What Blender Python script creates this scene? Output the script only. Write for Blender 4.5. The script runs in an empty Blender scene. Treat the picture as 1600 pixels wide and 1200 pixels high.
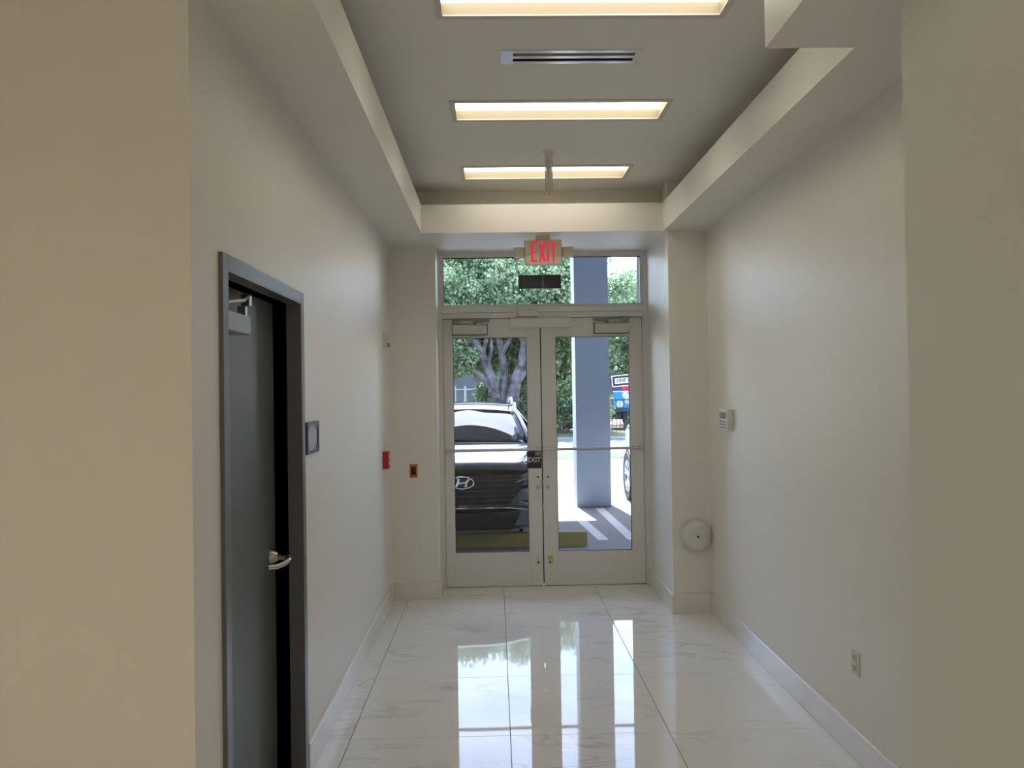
import bpy, bmesh, math, random
import numpy as np
from mathutils import Vector, Matrix

S = bpy.context.scene
COL = S.collection
R = random.Random(7)

# ------------------------------------------------------------------ camera
YAW, PITCH, ROLL = 0.0209, 0.0125, 0.0149
cam_d = bpy.data.cameras.new('camera')
cam = bpy.data.objects.new('camera', cam_d)
COL.objects.link(cam)
cam_d.sensor_width = 36
cam_d.lens = 1209.87 * 36 / 1600
cam_d.shift_x, cam_d.shift_y = 0.00106, -0.00242
cam_d.clip_start, cam_d.clip_end = 0.05, 400
_r0 = Vector((math.cos(YAW), -math.sin(YAW), 0))
_f = Vector((math.sin(YAW) * math.cos(PITCH), math.cos(YAW) * math.cos(PITCH), math.sin(PITCH)))
_u0 = _r0.cross(_f)
_r = _r0 * math.cos(ROLL) - _u0 * math.sin(ROLL)
_u = _r0 * math.sin(ROLL) + _u0 * math.cos(ROLL)
cam.matrix_world = Matrix(((_r.x, _u.x, -_f.x, 0), (_r.y, _u.y, -_f.y, 0), (_r.z, _u.z, -_f.z, 1.72), (0, 0, 0, 1)))
S.camera = cam

# ------------------------------------------------------------------ view, world, sun
S.view_settings.view_transform = 'Standard'
S.view_settings.look = 'None'
S.view_settings.gamma = 1
S.view_settings.use_curve_mapping = False
S.view_settings.exposure = 1.04

SUN_EL = math.radians(69)
SUN_DIR = Vector((-0.11 * math.cos(SUN_EL), math.cos(SUN_EL), math.sin(SUN_EL))).normalized()
SKY_STRENGTH = 0.64
SUN_STRENGTH = 11.5
LAMP_L = 2.1          # troffers of the corridor
LOBBY_FILL_L = 7.1         # unseen lobby panels added behind the camera as fill light

W = bpy.data.worlds.new('sky')
S.world = W
W.use_nodes = True
nt = W.node_tree
nt.nodes.clear()
out = nt.nodes.new('ShaderNodeOutputWorld')
bg = nt.nodes.new('ShaderNodeBackground')
sky = nt.nodes.new('ShaderNodeTexSky')
sky.sky_type = 'NISHITA'
sky.sun_disc = False
sky.sun_elevation = SUN_EL
sky.sun_rotation = 0.11
tc = nt.nodes.new('ShaderNodeTexCoord')
mp = nt.nodes.new('ShaderNodeMapping')
mp.inputs['Scale'].default_value = (1, 1, 3.2)
nz = nt.nodes.new('ShaderNodeTexNoise')
nz.inputs['Scale'].default_value = 2.2
nz.inputs['Detail'].default_value = 7
nz.inputs['Roughness'].default_value = 0.6
cr = nt.nodes.new('ShaderNodeValToRGB')
cr.color_ramp.elements[0].position = 0.42
cr.color_ramp.elements[0].color = (0, 0, 0, 1)
cr.color_ramp.elements[1].position = 0.68
cr.color_ramp.elements[1].color = (0.75, 0.75, 0.75, 1)
mx = nt.nodes.new('ShaderNodeMix')
mx.data_type = 'RGBA'
mx.inputs['B'].default_value = (5.6, 6.0, 6.9, 1)
L = nt.links.new
L(tc.outputs['Generated'], mp.inputs['Vector'])
L(mp.outputs['Vector'], nz.inputs['Vector'])
L(nz.outputs['Fac'], cr.inputs['Fac'])
L(cr.outputs['Color'], mx.inputs['Factor'])
L(sky.outputs['Color'], mx.inputs['A'])
L(mx.outputs['Result'], bg.inputs['Color'])
bg.inputs['Strength'].default_value = SKY_STRENGTH
L(bg.outputs['Background'], out.inputs['Surface'])

sun_d = bpy.data.lights.new('sun', 'SUN')
sun_d.energy = SUN_STRENGTH
sun_d.angle = 0.009
sun_d.color = (0.93, 0.96, 1.0)
sun = bpy.data.objects.new('sun', sun_d)
COL.objects.link(sun)
sun.rotation_euler = SUN_DIR.to_track_quat('Z', 'Y').to_euler()
sun.location = (-2, 20, 40)

# ------------------------------------------------------------------ materials
def mat(name, col, rough=0.5, metal=0.0, spec=0.5, emit=None, estr=0.0, coat=0.0, noise=None, bump=None, coatr=0.03):
    m = bpy.data.materials.new(name)
    m.use_nodes = True
    n = m.node_tree.nodes
    b = n['Principled BSDF']
    b.inputs['Base Color'].default_value = (*col, 1)
    b.inputs['Roughness'].default_value = rough
    b.inputs['Metallic'].default_value = metal
    b.inputs['Specular IOR Level'].default_value = spec
    b.inputs['Coat Weight'].default_value = coat
    b.inputs['Coat Roughness'].default_value = coatr
    if emit:
        b.inputs['Emission Color'].default_value = (*emit, 1)
        b.inputs['Emission Strength'].default_value = estr
    lk = m.node_tree.links.new
    if noise:
        sc, amt = noise[0], noise[1]
        t = n.new('ShaderNodeTexCoord')
        z = n.new('ShaderNodeTexNoise')
        z.inputs['Scale'].default_value = sc
        z.inputs['Detail'].default_value = 5
        lk(t.outputs['Object'], z.inputs['Vector'])
        r = n.new('ShaderNodeValToRGB')
        r.color_ramp.elements[0].position = 0.3
        r.color_ramp.elements[1].position = 0.7
        r.color_ramp.elements[0].color = (*[c * (1 - amt) for c in col], 1)
        r.color_ramp.elements[1].color = (*[min(1, c * (1 + amt)) for c in col], 1)
        lk(z.outputs['Fac'], r.inputs['Fac'])
        lk(r.outputs['Color'], b.inputs['Base Color'])
    if bump:
        t = n.new('ShaderNodeTexCoord')
        z = n.new('ShaderNodeTexNoise')
        z.inputs['Scale'].default_value = bump[0]
        z.inputs['Detail'].default_value = 3
        lk(t.outputs['Object'], z.inputs['Vector'])
        bp = n.new('ShaderNodeBump')
        bp.inputs['Strength'].default_value = bump[1]
        bp.inputs['Distance'].default_value = 0.002
        lk(z.outputs['Fac'], bp.inputs['Height'])
        lk(bp.outputs['Normal'], b.inputs['Normal'])
    return m

def glass_mat(name, tint=(0.93, 0.96, 0.95), ior=1.5):
    m = bpy.data.materials.new(name)
    m.use_nodes = True
    n = m.node_tree.nodes
    n.clear()
    lk = m.node_tree.links.new
    o = n.new('ShaderNodeOutputMaterial')
    t = n.new('ShaderNodeBsdfTransparent')
    t.inputs['Color'].default_value = (*tint, 1)
    g = n.new('ShaderNodeBsdfGlossy')
    g.inputs['Roughness'].default_value = 0.0
    f = n.new('ShaderNodeFresnel')
    f.inputs['IOR'].default_value = ior
    x = n.new('ShaderNodeMixShader')
    lk(f.outputs['Fac'], x.inputs['Fac'])
    lk(t.outputs['BSDF'], x.inputs[1])
    lk(g.outputs['BSDF'], x.inputs[2])
    lk(x.outputs['Shader'], o.inputs['Surface'])
    return m

def tile_mat(name, veins=True):
    m = bpy.data.materials.new(name)
    m.use_nodes = True
    n = m.node_tree.nodes
    lk = m.node_tree.links.new
    b = n['Principled BSDF']
    b.inputs['Roughness'].default_value = 0.03
    b.inputs['Specular IOR Level'].default_value = 0.40
    t = n.new('ShaderNodeTexCoord')
    oi = n.new('ShaderNodeObjectInfo')
    ml = n.new('ShaderNodeMath'); ml.operation = 'MULTIPLY'; ml.inputs[1].default_value = 37.0
    cb = n.new('ShaderNodeCombineXYZ')
    ad = n.new('ShaderNodeVectorMath'); ad.operation = 'ADD'
    lk(oi.outputs['Random'], ml.inputs[0])
    lk(ml.outputs[0], cb.inputs['X']); lk(ml.outputs[0], cb.inputs['Z'])
    lk(t.outputs['Object'], ad.inputs[0]); lk(cb.outputs[0], ad.inputs[1])
    mpn = n.new('ShaderNodeMapping')
    mpn.inputs['Rotation'].default_value = (0, 0, 0.35)
    mpn.inputs['Scale'].default_value = (1.0, 3.2, 1)
    lk(ad.outputs[0], mpn.inputs['Vector'])
    z = n.new('ShaderNodeTexNoise')
    z.inputs['Scale'].default_value = 1.3
    z.inputs['Detail'].default_value = 8
    z.inputs['Roughness'].default_value = 0.55
    z.inputs['Distortion'].default_value = 0.9
    lk(mpn.outputs[0], z.inputs['Vector'])
    sb = n.new('ShaderNodeMath'); sb.operation = 'SUBTRACT'; sb.inputs[1].default_value = 0.5
    ab = n.new('ShaderNodeMath'); ab.operation = 'ABSOLUTE'
    lk(z.outputs['Fac'], sb.inputs[0]); lk(sb.outputs[0], ab.inputs[0])
    r = n.new('ShaderNodeValToRGB')
    r.color_ramp.elements[0].position = 0.0
    r.color_ramp.elements[0].color = (1, 1, 1, 1)
    r.color_ramp.elements[1].position = 0.028
    r.color_ramp.elements[1].color = (0, 0, 0, 1)
    lk(ab.outputs[0], r.inputs['Fac'])
    z2 = n.new('ShaderNodeTexNoise')
    z2.inputs['Scale'].default_value = 2.3
    z2.inputs['Detail'].default_value = 3
    lk(ad.outputs[0], z2.inputs['Vector'])
    r2 = n.new('ShaderNodeValToRGB')
    r2.color_ramp.elements[0].position = 0.45
    r2.color_ramp.elements[0].color = (0, 0, 0, 1)
    r2.color_ramp.elements[1].position = 0.68
    r2.color_ramp.elements[1].color = (1, 1, 1, 1)
    lk(z2.outputs['Fac'], r2.inputs['Fac'])
    mm = n.new('ShaderNodeMath'); mm.operation = 'MULTIPLY'
    lk(r.outputs['Color'], mm.inputs[0]); lk(r2.outputs['Color'], mm.inputs[1])
    m2 = n.new('ShaderNodeMath'); m2.operation = 'MULTIPLY'; m2.inputs[1].default_value = 0.46 if veins else 0.0
    lk(mm.outputs[0], m2.inputs[0])
    mx = n.new('ShaderNodeMix'); mx.data_type = 'RGBA'
    mx.inputs['A'].default_value = (0.85, 0.835, 0.79, 1)
    mx.inputs['B'].default_value = (0.34, 0.32, 0.30, 1)
    lk(m2.outputs[0], mx.inputs['Factor'])
    lk(mx.outputs['Result'], b.inputs['Base Color'])
    z3 = n.new('ShaderNodeTexNoise'); z3.inputs['Scale'].default_value = 5.0; z3.inputs['Detail'].default_value = 1
    lk(ad.outputs[0], z3.inputs['Vector'])
    bp = n.new('ShaderNodeBump'); bp.inputs['Strength'].default_value = 0.10; bp.inputs['Distance'].default_value = 0.001
    lk(z3.outputs['Fac'], bp.inputs['Height']); lk(bp.outputs['Normal'], b.inputs['Normal'])
    return m

M = {}
M['wall'] = mat('wall paint', (0.86, 0.83, 0.755), 0.42, bump=(260, 0.05), spec=0.4)
M['ceil'] = mat('ceiling paint', (0.87, 0.845, 0.78), 0.7, bump=(260, 0.05))
M['tile'] = tile_mat('polished marble tile')
M['base'] = mat('marble skirting', (0.83, 0.80, 0.74), 0.22, noise=(3, 0.03))
M['grout'] = mat('grout', (0.10, 0.095, 0.09), 0.9)
M['alu'] = mat('painted aluminium', (0.79, 0.775, 0.73), 0.38, 0.0, noise=(1.5, 0.02))
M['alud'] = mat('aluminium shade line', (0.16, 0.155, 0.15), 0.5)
M['glass'] = glass_mat('door glass', (0.93, 0.94, 0.965), 1.38)
M['black'] = mat('black rubber', (0.015, 0.015, 0.017), 0.6)
M['blackp'] = mat('black panel', (0.022, 0.024, 0.028), 0.35)
M['bar'] = mat('push bar metal', (0.58, 0.57, 0.55), 0.3, 0.6)
M['steel'] = mat('brushed steel', (0.55, 0.53, 0.49), 0.28, 0.9)
M['closer'] = mat('closer cover', (0.66, 0.63, 0.56), 0.45)
M['door'] = mat('grey door paint', (0.135, 0.142, 0.14), 0.42, noise=(2, 0.04))
M['frame'] = mat('grey frame paint', (0.17, 0.172, 0.18), 0.33)
M['closer2'] = mat('grey closer cover', (0.36, 0.37, 0.38), 0.4)
M['white'] = mat('white plastic', (0.72, 0.70, 0.65), 0.4)
M['cream'] = mat('cream plastic', (0.72, 0.64, 0.48), 0.45)
M['redbox'] = mat('red alarm paint', (0.50, 0.015, 0.02), 0.35)
M['orange'] = mat('orange plate', (0.62, 0.14, 0.045), 0.5)
M['red'] = mat('lit red letter', (0.5, 0.02, 0.05), 0.5, emit=(1.0, 0.03, 0.10), estr=0.26)
M['exitface'] = mat('exit sign face', (0.88, 0.80, 0.62), 0.45)
M['lens'] = mat('lamp diffuser', (0.9, 0.9, 0.88), 0.6, emit=(1.0, 0.93, 0.80), estr=LAMP_L)
M['lens_fill'] = mat('lobby fill diffuser', (0.9, 0.9, 0.88), 0.6, emit=(1.0, 0.91, 0.76), estr=LOBBY_FILL_L)
M['trof'] = mat('troffer beige reflector', (0.36, 0.31, 0.22), 0.55)
M['trim'] = mat('troffer trim', (0.66, 0.64, 0.58), 0.45)
M['vent'] = mat('white grille metal', (0.78, 0.78, 0.80), 0.2, 0.35)
M['grey'] = mat('mid grey plastic', (0.28, 0.28, 0.28), 0.5)
M['sign'] = mat('plaque insert', (0.40, 0.40, 0.41), 0.3, noise=(60, 0.2))
M['dark'] = mat('dark plastic', (0.05, 0.05, 0.05), 0.4)
M['lcd'] = mat('thermostat display', (0.20, 0.23, 0.20), 0.2)
M['yellow'] = mat('yellow sticker', (0.62, 0.50, 0.14), 0.5)
M['letterw'] = mat('white lettering', (0.75, 0.75, 0.75), 0.5)
M['tube'] = mat('clear tube plastic', (0.7, 0.68, 0.62), 0.15)
M['tube'].node_tree.nodes['Principled BSDF'].inputs['Alpha'].default_value = 0.7
# outdoors
M['conc'] = mat('pale concrete', (0.26, 0.26, 0.265), 0.85, noise=(0.6, 0.08))
M['asph'] = mat('asphalt', (0.10, 0.10, 0.115), 0.9, noise=(3, 0.15))
M['paint'] = mat('white road paint', (0.66, 0.66, 0.66), 0.7, noise=(6, 0.06))
M['ystop'] = mat('yellow kerb paint', (0.40, 0.33, 0.09), 0.7, noise=(4, 0.12))
M['pillar'] = mat('grey blue render', (0.45, 0.53, 0.63), 0.8, noise=(1.2, 0.04))
M['stucco'] = mat('building stucco', (0.20, 0.205, 0.22), 0.85, noise=(1.2, 0.04))
M['grass'] = mat('grass', (0.06, 0.092, 0.036), 0.9, noise=(5, 0.35))
M['soil'] = mat('soil', (0.10, 0.08, 0.05), 0.95, noise=(2, 0.3))
M['bark'] = mat('bark', (0.12, 0.115, 0.12), 0.9, noise=(3.5, 0.75), bump=(20, 1.0))
M['fenced'] = mat('dark green iron', (0.02, 0.045, 0.04), 0.5)
M['fencel'] = mat('galvanised steel', (0.50, 0.53, 0.58), 0.45, 0.3)
M['bluegrey'] = mat('blue grey wall', (0.16, 0.20, 0.27), 0.8, noise=(1, 0.1))
M['carpaint'] = mat('dark blue car paint', (0.012, 0.016, 0.026), 0.25, 0.2, coat=1.0)
M['carwhite'] = mat('white car paint', (0.78, 0.79, 0.80), 0.25, 0.0, coat=1.0)
M['carglass'] = mat('car glass', (0.02, 0.03, 0.035), 0.02, 0.0, spec=0.9)
M['chrome'] = mat('chrome', (0.75, 0.76, 0.78), 0.12, 1.0)
M['satin'] = mat('satin silver', (0.45, 0.47, 0.5), 0.3, 0.8)
M['grille'] = mat('black grille', (0.008, 0.008, 0.01), 0.35, spec=0.25)
M['lamp'] = mat('headlamp lens', (0.10, 0.12, 0.14), 0.06, spec=0.9)
M['tyre'] = mat('tyre rubber', (0.022, 0.023, 0.026), 0.75)
M['rim'] = mat('alloy wheel', (0.42, 0.44, 0.47), 0.3, 0.75)
M['cyan'] = mat('cyan truck paint', (0.03, 0.28, 0.52), 0.4)
M['navy'] = mat('navy truck paint', (0.03, 0.05, 0.14), 0.4)
M['redp'] = mat('red paint', (0.60, 0.02, 0.06), 0.5)

def leaf_mat(name, c1, c2, c3, scale=0.9):
    m = bpy.data.materials.new(name)
    m.use_nodes = True
    n = m.node_tree.nodes
    n.clear()
    lk = m.node_tree.links.new
    o = n.new('ShaderNodeOutputMaterial')
    t = n.new('ShaderNodeTexCoord')
    z = n.new('ShaderNodeTexNoise'); z.inputs['Scale'].default_value = scale; z.inputs['Detail'].default_value = 2
    w = n.new('ShaderNodeTexWhiteNoise')
    gm = n.new('ShaderNodeNewGeometry')
    lk(t.outputs['Object'], z.inputs['Vector'])
    lk(gm.outputs['Random Per Island'], w.inputs['Vector'])
    mixf = n.new('ShaderNodeMath'); mixf.operation = 'MULTIPLY_ADD'
    mixf.inputs[1].default_value = 0.45
    lk(gm.outputs['Random Per Island'], mixf.inputs[0])
    hf = n.new('ShaderNodeMath'); hf.operation = 'MULTIPLY_ADD'; hf.inputs[1].default_value = 1.1; hf.inputs[2].default_value = -0.25
    lk(z.outputs['Fac'], hf.inputs[0]); lk(hf.outputs[0], mixf.inputs[2])
    r = n.new('ShaderNodeValToRGB')
    e = r.color_ramp.elements
    e[0].position = 0.15; e[0].color = (*c1, 1)
    e[1].position = 0.85; e[1].color = (*c3, 1)
    k = e.new(0.5); k.color = (*c2, 1)
    lk(mixf.outputs[0], r.inputs['Fac'])
    d = n.new('ShaderNodeBsdfDiffuse'); tr = n.new('ShaderNodeBsdfTranslucent'); gl = n.new('ShaderNodeBsdfGlossy')
    gl.inputs['Roughness'].default_value = 0.45
    gl.inputs['Color'].default_value = (0.7, 0.75, 0.8, 1)
    a = n.new('ShaderNodeMixShader'); a.inputs[0].default_value = 0.35
    b = n.new('ShaderNodeMixShader'); b.inputs[0].default_value = 0.10
    lk(r.outputs['Color'], d.inputs['Color']); lk(r.outputs['Color'], tr.inputs['Color'])
    lk(d.outputs[0], a.inputs[1]); lk(tr.outputs[0], a.inputs[2])
    lk(a.outputs[0], b.inputs[1]); lk(gl.outputs[0], b.inputs[2])
    lk(b.outputs[0], o.inputs['Surface'])
    return m
M['leafA'] = leaf_mat('tree leaves', (0.09, 0.17, 0.07), (0.22, 0.33, 0.16), (0.42, 0.52, 0.30))
M['leafB'] = leaf_mat('shrub leaves', (0.07, 0.13, 0.05), (0.20, 0.29, 0.10), (0.46, 0.52, 0.24))
M['leafC'] = leaf_mat('flowering shrub leaves', (0.08, 0.15, 0.05), (0.25, 0.36, 0.16), (0.62, 0.66, 0.42))

# ------------------------------------------------------------------ helpers
WLOC = {}
def wl(o):
    return WLOC.get(o.name, Vector((0, 0, 0))) if o else Vector((0, 0, 0))

def tag(o, label=None, cat=None, group=None, kind=None):
    if label: o['label'] = label
    if cat: o['category'] = cat
    if group: o['group'] = group
    if kind: o['kind'] = kind
    return o

def empty(name, loc, label=None, cat=None, group=None, kind=None, parent=None):
    o = bpy.data.objects.new(name, None)
    COL.objects.link(o)
    o.empty_display_size = 0.1
    WLOC[o.name] = Vector(loc)
    if parent:
        o.parent = parent
        o.location = Vector(loc) - wl(parent)
    else:
        o.location = loc
    return tag(o, label, cat, group, kind)

def link(name, me, m, parent=None, recenter=True, smooth=False):
    """link a mesh authored in world coordinates as one object with its origin at its middle"""
    if m is not None and not me.materials:
        me.materials.append(m)
    o = bpy.data.objects.new(name, me)
    COL.objects.link(o)
    c = Vector((0, 0, 0))
    if recenter and me.vertices:
        n = len(me.vertices)
        a = np.empty(n * 3, np.float32)
        me.vertices.foreach_get('co', a)
        a = a.reshape(-1, 3)
        cc = (a.min(0) + a.max(0)) / 2
        me.vertices.foreach_set('co', (a - cc).ravel())
        c = Vector([float(v) for v in cc])
    if smooth:
        me.polygons.foreach_set('use_smooth', [True] * len(me.polygons))
    me.update()
    WLOC[o.name] = c
    if parent:
        o.parent = parent
        o.location = c - wl(parent)
    else:
        o.location = c
    return o

class MB:
    def __init__(s):
        s.b = bmesh.new()
    def box(s, x0, x1, y0, y1, z0, z1, bev=0.0, seg=1):
        r = bmesh.ops.create_cube(s.b, size=1)
        vs = r['verts']
        for v in vs:
            v.co = ((x0 + x1) / 2 + v.co.x * (x1 - x0), (y0 + y1) / 2 + v.co.y * (y1 - y0), (z0 + z1) / 2 + v.co.z * (z1 - z0))
        if bev:
            es = list({e for v in vs for e in v.link_edges})
            bmesh.ops.bevel(s.b, geom=es, offset=bev, segments=seg, affect='EDGES', profile=0.5)
        return s
    def cyl(s, p0, p1, r0, r1=None, n=16, caps=True):
        r1 = r0 if r1 is None else r1
        p0, p1 = Vector(p0), Vector(p1)
        d = p1 - p0
        q = d.to_track_quat('Z', 'Y').to_matrix().to_4x4()
        mtx = Matrix.Translation((p0 + p1) / 2) @ q
        bmesh.ops.create_cone(s.b, cap_ends=caps, segments=n, radius1=r0, radius2=r1, depth=d.length, matrix=mtx)
        return s
    def tube(s, pts, rad, n=10, caps=True):
        """swept tube through points; rad a number or a list"""
        P = [Vector(p) for p in pts]
        rs = rad if isinstance(rad, (list, tuple)) else [rad] * len(P)
        rings = []
        ref = None
        for i, p in enumerate(P):
            t = (P[min(i + 1, len(P) - 1)] - P[max(i - 1, 0)]).normalized()
            if ref is None:
                ref = t.orthogonal().normalized()
            ref = (ref - t * ref.dot(t)).normalized()
            bi = t.cross(ref)
            rings.append([s.b.verts.new(p + (ref * math.cos(a) + bi * math.sin(a)) * rs[i]) for a in [2 * math.pi * k / n for k in range(n)]])
        for a, b in zip(rings, rings[1:]):
            for k in range(n):
                s.b.faces.new((a[k], a[(k + 1) % n], b[(k + 1) % n], b[k]))
        if caps:
            s.b.faces.new(list(reversed(rings[0])))
            s.b.faces.new(rings[-1])
        return s
    def prism(s, poly, o, u, v, w):
        """extrude a 2D polygon (a,b) -> o + a*u + b*v by the vector w"""
        o, u, v, w = map(Vector, (o, u, v, w))
        A = [s.b.verts.new(o + u * a + v * b) for a, b in poly]
        B = [s.b.verts.new(o + u * a + v * b + w) for a, b in poly]
        n = len(poly)
        s.b.faces.new(A)
        s.b.faces.new(list(reversed(B)))
        for i in range(n):
            s.b.faces.new((A[i], B[i], B[(i + 1) % n], A[(i + 1) % n]))
        return s
    def lathe(s, prof, c, axis, n=32):
        """prof: (radius, height along axis)"""
        axis = Vector(axis).normalized(); c = Vector(c)
        a = axis.orthogonal().normalized(); b = axis.cross(a)
        rings = []
        for r, h in prof:
            if r < 1e-6:
                rings.append([s.b.verts.new(c + axis * h)])
            else:
                rings.append([s.b.verts.new(c + axis * h + (a * math.cos(t) + b * math.sin(t)) * r) for t in [2 * math.pi * k / n for k in range(n)]])
        for p, q in zip(rings, rings[1:]):
            for k in range(n):
                k2 = (k + 1) % n
                if len(p) == 1 and len(q) == 1: continue
                if len(p) == 1: s.b.faces.new((p[0], q[k2], q[k]))
                elif len(q) == 1: s.b.faces.new((p[k], p[k2], q[0]))
                else: s.b.faces.new((p[k], p[k2], q[k2], q[k]))
        return s
    def mesh(s, name):
        bmesh.ops.recalc_face_normals(s.b, faces=s.b.faces[:])
        me = bpy.data.meshes.new(name)
        s.b.to_mesh(me)
        s.b.free()
        return me
    def build(s, name, m, parent=None, smooth=False):
        o = link(name, s.mesh(name), m, parent, smooth=False)
        if smooth:
            try:
                o.data.shade_auto_smooth = True
            except Exception:
                pass
            o.data.polygons.foreach_set('use_smooth', [True] * len(o.data.polygons))
            o.data.set_sharp_from_angle(angle=math.radians(38))
        return o

def bx(name, x0, x1, y0, y1, z0, z1, m, parent=None, bev=0.0, seg=1):
    return MB().box(x0, x1, y0, y1, z0, z1, bev, seg).build(name, m, parent)

def struct(o):
    o['kind'] = 'structure'
    return o

def text_mesh(txt, size, o, u, v, depth, m, name, parent, sx=1.0, bold=0.0):
    """solid lettering centred on o, reading along u with up v"""
    cu = bpy.data.curves.new(name, 'FONT')
    cu.body = txt; cu.size = size; cu.align_x = 'CENTER'; cu.align_y = 'CENTER'
    cu.extrude = depth / 2; cu.offset = bold; cu.resolution_u = 3
    t = bpy.data.objects.new(name, cu)
    COL.objects.link(t)
    dg = bpy.context.evaluated_depsgraph_get()
    dg.update()
    me = bpy.data.meshes.new_from_object(t.evaluated_get(dg))
    bpy.data.objects.remove(t)
    u, v = Vector(u).normalized(), Vector(v).normalized()
    w = u.cross(v)
    for p in me.vertices:
        p.co = Vector(o) + u * p.co.x * sx + v * p.co.y + w * p.co.z
    me.materials.clear()
    return link(name, me, m, parent)

def dup(root, loc, label=None, group=None):
    r = root.copy(); COL.objects.link(r); r.location = loc
    if label: r['label'] = label
    if group: r['group'] = group
    for ch in list(root.children):
        c = ch.copy(); COL.objects.link(c); c.parent = r
        for g in ch.children:
            d = g.copy(); COL.objects.link(d); d.parent = c
    return r

# ------------------------------------------------------------------ setting: dimensions
XL, XR, XC = -0.873, 1.648, 1.350         # corridor walls, door-side column face
YN, YE, YC, YD = 2.25, 6.50, 5.937, 6.81  # corridor mouth, left end wall, column front, door plane
ZS, ZT, ZC = 2.94, 3.158, 3.32            # soffit, lip top, tray ceiling
XTL, XTR, YT = -0.545, 1.315, 5.93        # tray opening
TOP = 3.36

# floor: tiles over a grout bed
fl = empty('floor', (0.4, 1.5, 0), kind='structure')
bx('grout', -4.0, 2.0, -7.5, 7.02, -0.06, -0.004, M['grout'], fl)
xs = [-0.744 + 0.797 * k for k in range(-4, 4)]
ys = [6.29 - 0.80 * k for k in range(-1, 17)]
xedges = sorted(set([-4.0] + [x for x in xs if x > -4.0]))
yj = [6.95] + [y for y in ys if y < 6.9] + [-7.5]
tile_cache = {}
G = 0.0016
for i in range(len(xedges)):
    x0 = xedges[i]; x1 = xedges[i + 1] if i + 1 < len(xedges) else x0 + 0.797
    x1 = min(x1, 1.70)
    if x1 - x0 < 0.02: continue
    for j in range(len(yj) - 1):
        y1, y0 = yj[j], yj[j + 1]
        if y0 > 2.2 and x1 < -0.8: continue
        xc = max(x0, -0.90 - G) if y0 > 2.2 else x0
        xa, xb, ya, yb = xc + G, x1 - G, y0 + G * 0.6, y1 - G * 0.6
        k = (round(xb - xa, 3), round(yb - ya, 3))
        if k not in tile_cache:
            mb = MB().box(-(xb - xa) / 2, (xb - xa) / 2, -(yb - ya) / 2, (yb - ya) / 2, -0.010, 0, 0.0008)
            me = mb.mesh('tile'); me.materials.append(M['tile'])
            tile_cache[k] = me
        t = bpy.data.objects.new('tile', tile_cache[k])
        COL.objects.link(t)
        t.parent = fl
        t.location = ((xa + xb) / 2 - 0.4, (ya + yb) / 2 - 1.5, 0)
        t.rotation_euler = (R.uniform(-1, 1) * 0.0007, R.uniform(-1, 1) * 0.0007, 0)

# left corridor wall, with the opening of the grey door
DY0, DY1, DZ = 2.525, 3.472, 2.128
struct(MB().box(-1.13, XL, YN, DY0, 0, TOP).box(-1.13, XL, DY1, YE + 0.02, 0, TOP).box(-1.13, XL, DY0, DY1, DZ, TOP)
       .build('wall_left', M['wall']))
struct(bx('wall_left_lobby', -4.0, -1.13, YN, YN + 0.2, 0, TOP, M['wall']))
struct(bx('wall_left_end', -1.13, -0.484, YE, 7.1, 0, TOP, M['wall']))
struct(bx('wall_right', XR, XR + 0.2, 2.0, 7.1, 0, TOP, M['wall']))
struct(bx('wall_right_column', XC, XR, YC, 7.1, 0, TOP, M['wall']))
struct(bx('wall_right_near', 1.20, 1.42, -7.5, 2.222, 0, TOP, M['wall']))
struct(bx('wall_right_return', 1.42, XR, 2.0, 2.1, 0, TOP, M['wall']))
struct(bx('wall_back', -4.0, 1.42, -7.65, -7.5, 0, TOP, M['wall']))
struct(bx('wall_left_far', -4.15, -4.0, -7.65, YN + 0.2, 0, TOP, M['wall']))
struct(bx('wall_closet', -2.1, -2.0, YN, 4.2, 0, TOP, M['wall']))

# soffit ring and bulkhead
struct(MB().box(XL - 0.02, XTL, 2.27, YT, ZS, ZT).box(XTR, XR + 0.02, 2.75, YT, ZS, ZT)
       .box(XL - 0.02, XR + 0.02, YT, 7.05, ZS, ZT).build('soffit', M['wall']))
struct(bx('bulkhead', 0.99, XR + 0.02, 2.0, 2.75, ZS, ZC + 0.02, M['wall']))
struct(bx('cove_back', XL - 0.02, XR + 0.02, 6.17, 6.3, ZT, ZC + 0.04, M['wall']))

# tray ceiling with three troffer openings and one slot
LX0, LX1 = -0.228, 1.012
LAMPS = [(2.965, 3.298), (4.235, 4.559), (5.470, 5.822)]
VX0, VX1, VY0, VY1 = 0.085, 0.702, 3.628, 3.738
cb = MB()
yy = [2.27]
for a, b in LAMPS[:1]:
    yy += [a, b]
yy += [VY0, VY1]
for a, b in LAMPS[1:]:
    yy += [a, b]
yy += [6.2]
for k in range(len(yy) - 1):
    y0, y1 = yy[k], yy[k + 1]
    if k in (1, 5, 7):
        cb.box(XL - 0.02, LX0 + 0.012, y0, y1, ZC, ZC + 0.1).box(LX1 - 0.012, XR + 0.02, y0, y1, ZC, ZC + 0.1)
    elif k == 3:
        cb.box(XL - 0.02, VX0, y0, y1, ZC, ZC + 0.1).box(VX1, XR + 0.02, y0, y1, ZC, ZC + 0.1)
    else:
        cb.box(XL - 0.02, XR + 0.02, y0, y1, ZC, ZC + 0.1)
struct(cb.build('ceiling', M['ceil']))
struct(MB().box(-4.15, 1.42, -7.65, 2.27, ZS, ZS + 0.1).box(-4.15, -1.13, 2.27, 4.2, ZS, ZS + 0.1).build('ceiling_lobby', M['ceil']))
struct(bx('ceiling_lobby_upstand', XL - 0.02, 1.0, 2.22, 2.27, ZS + 0.1, ZC + 0.1, M['wall']))

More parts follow.
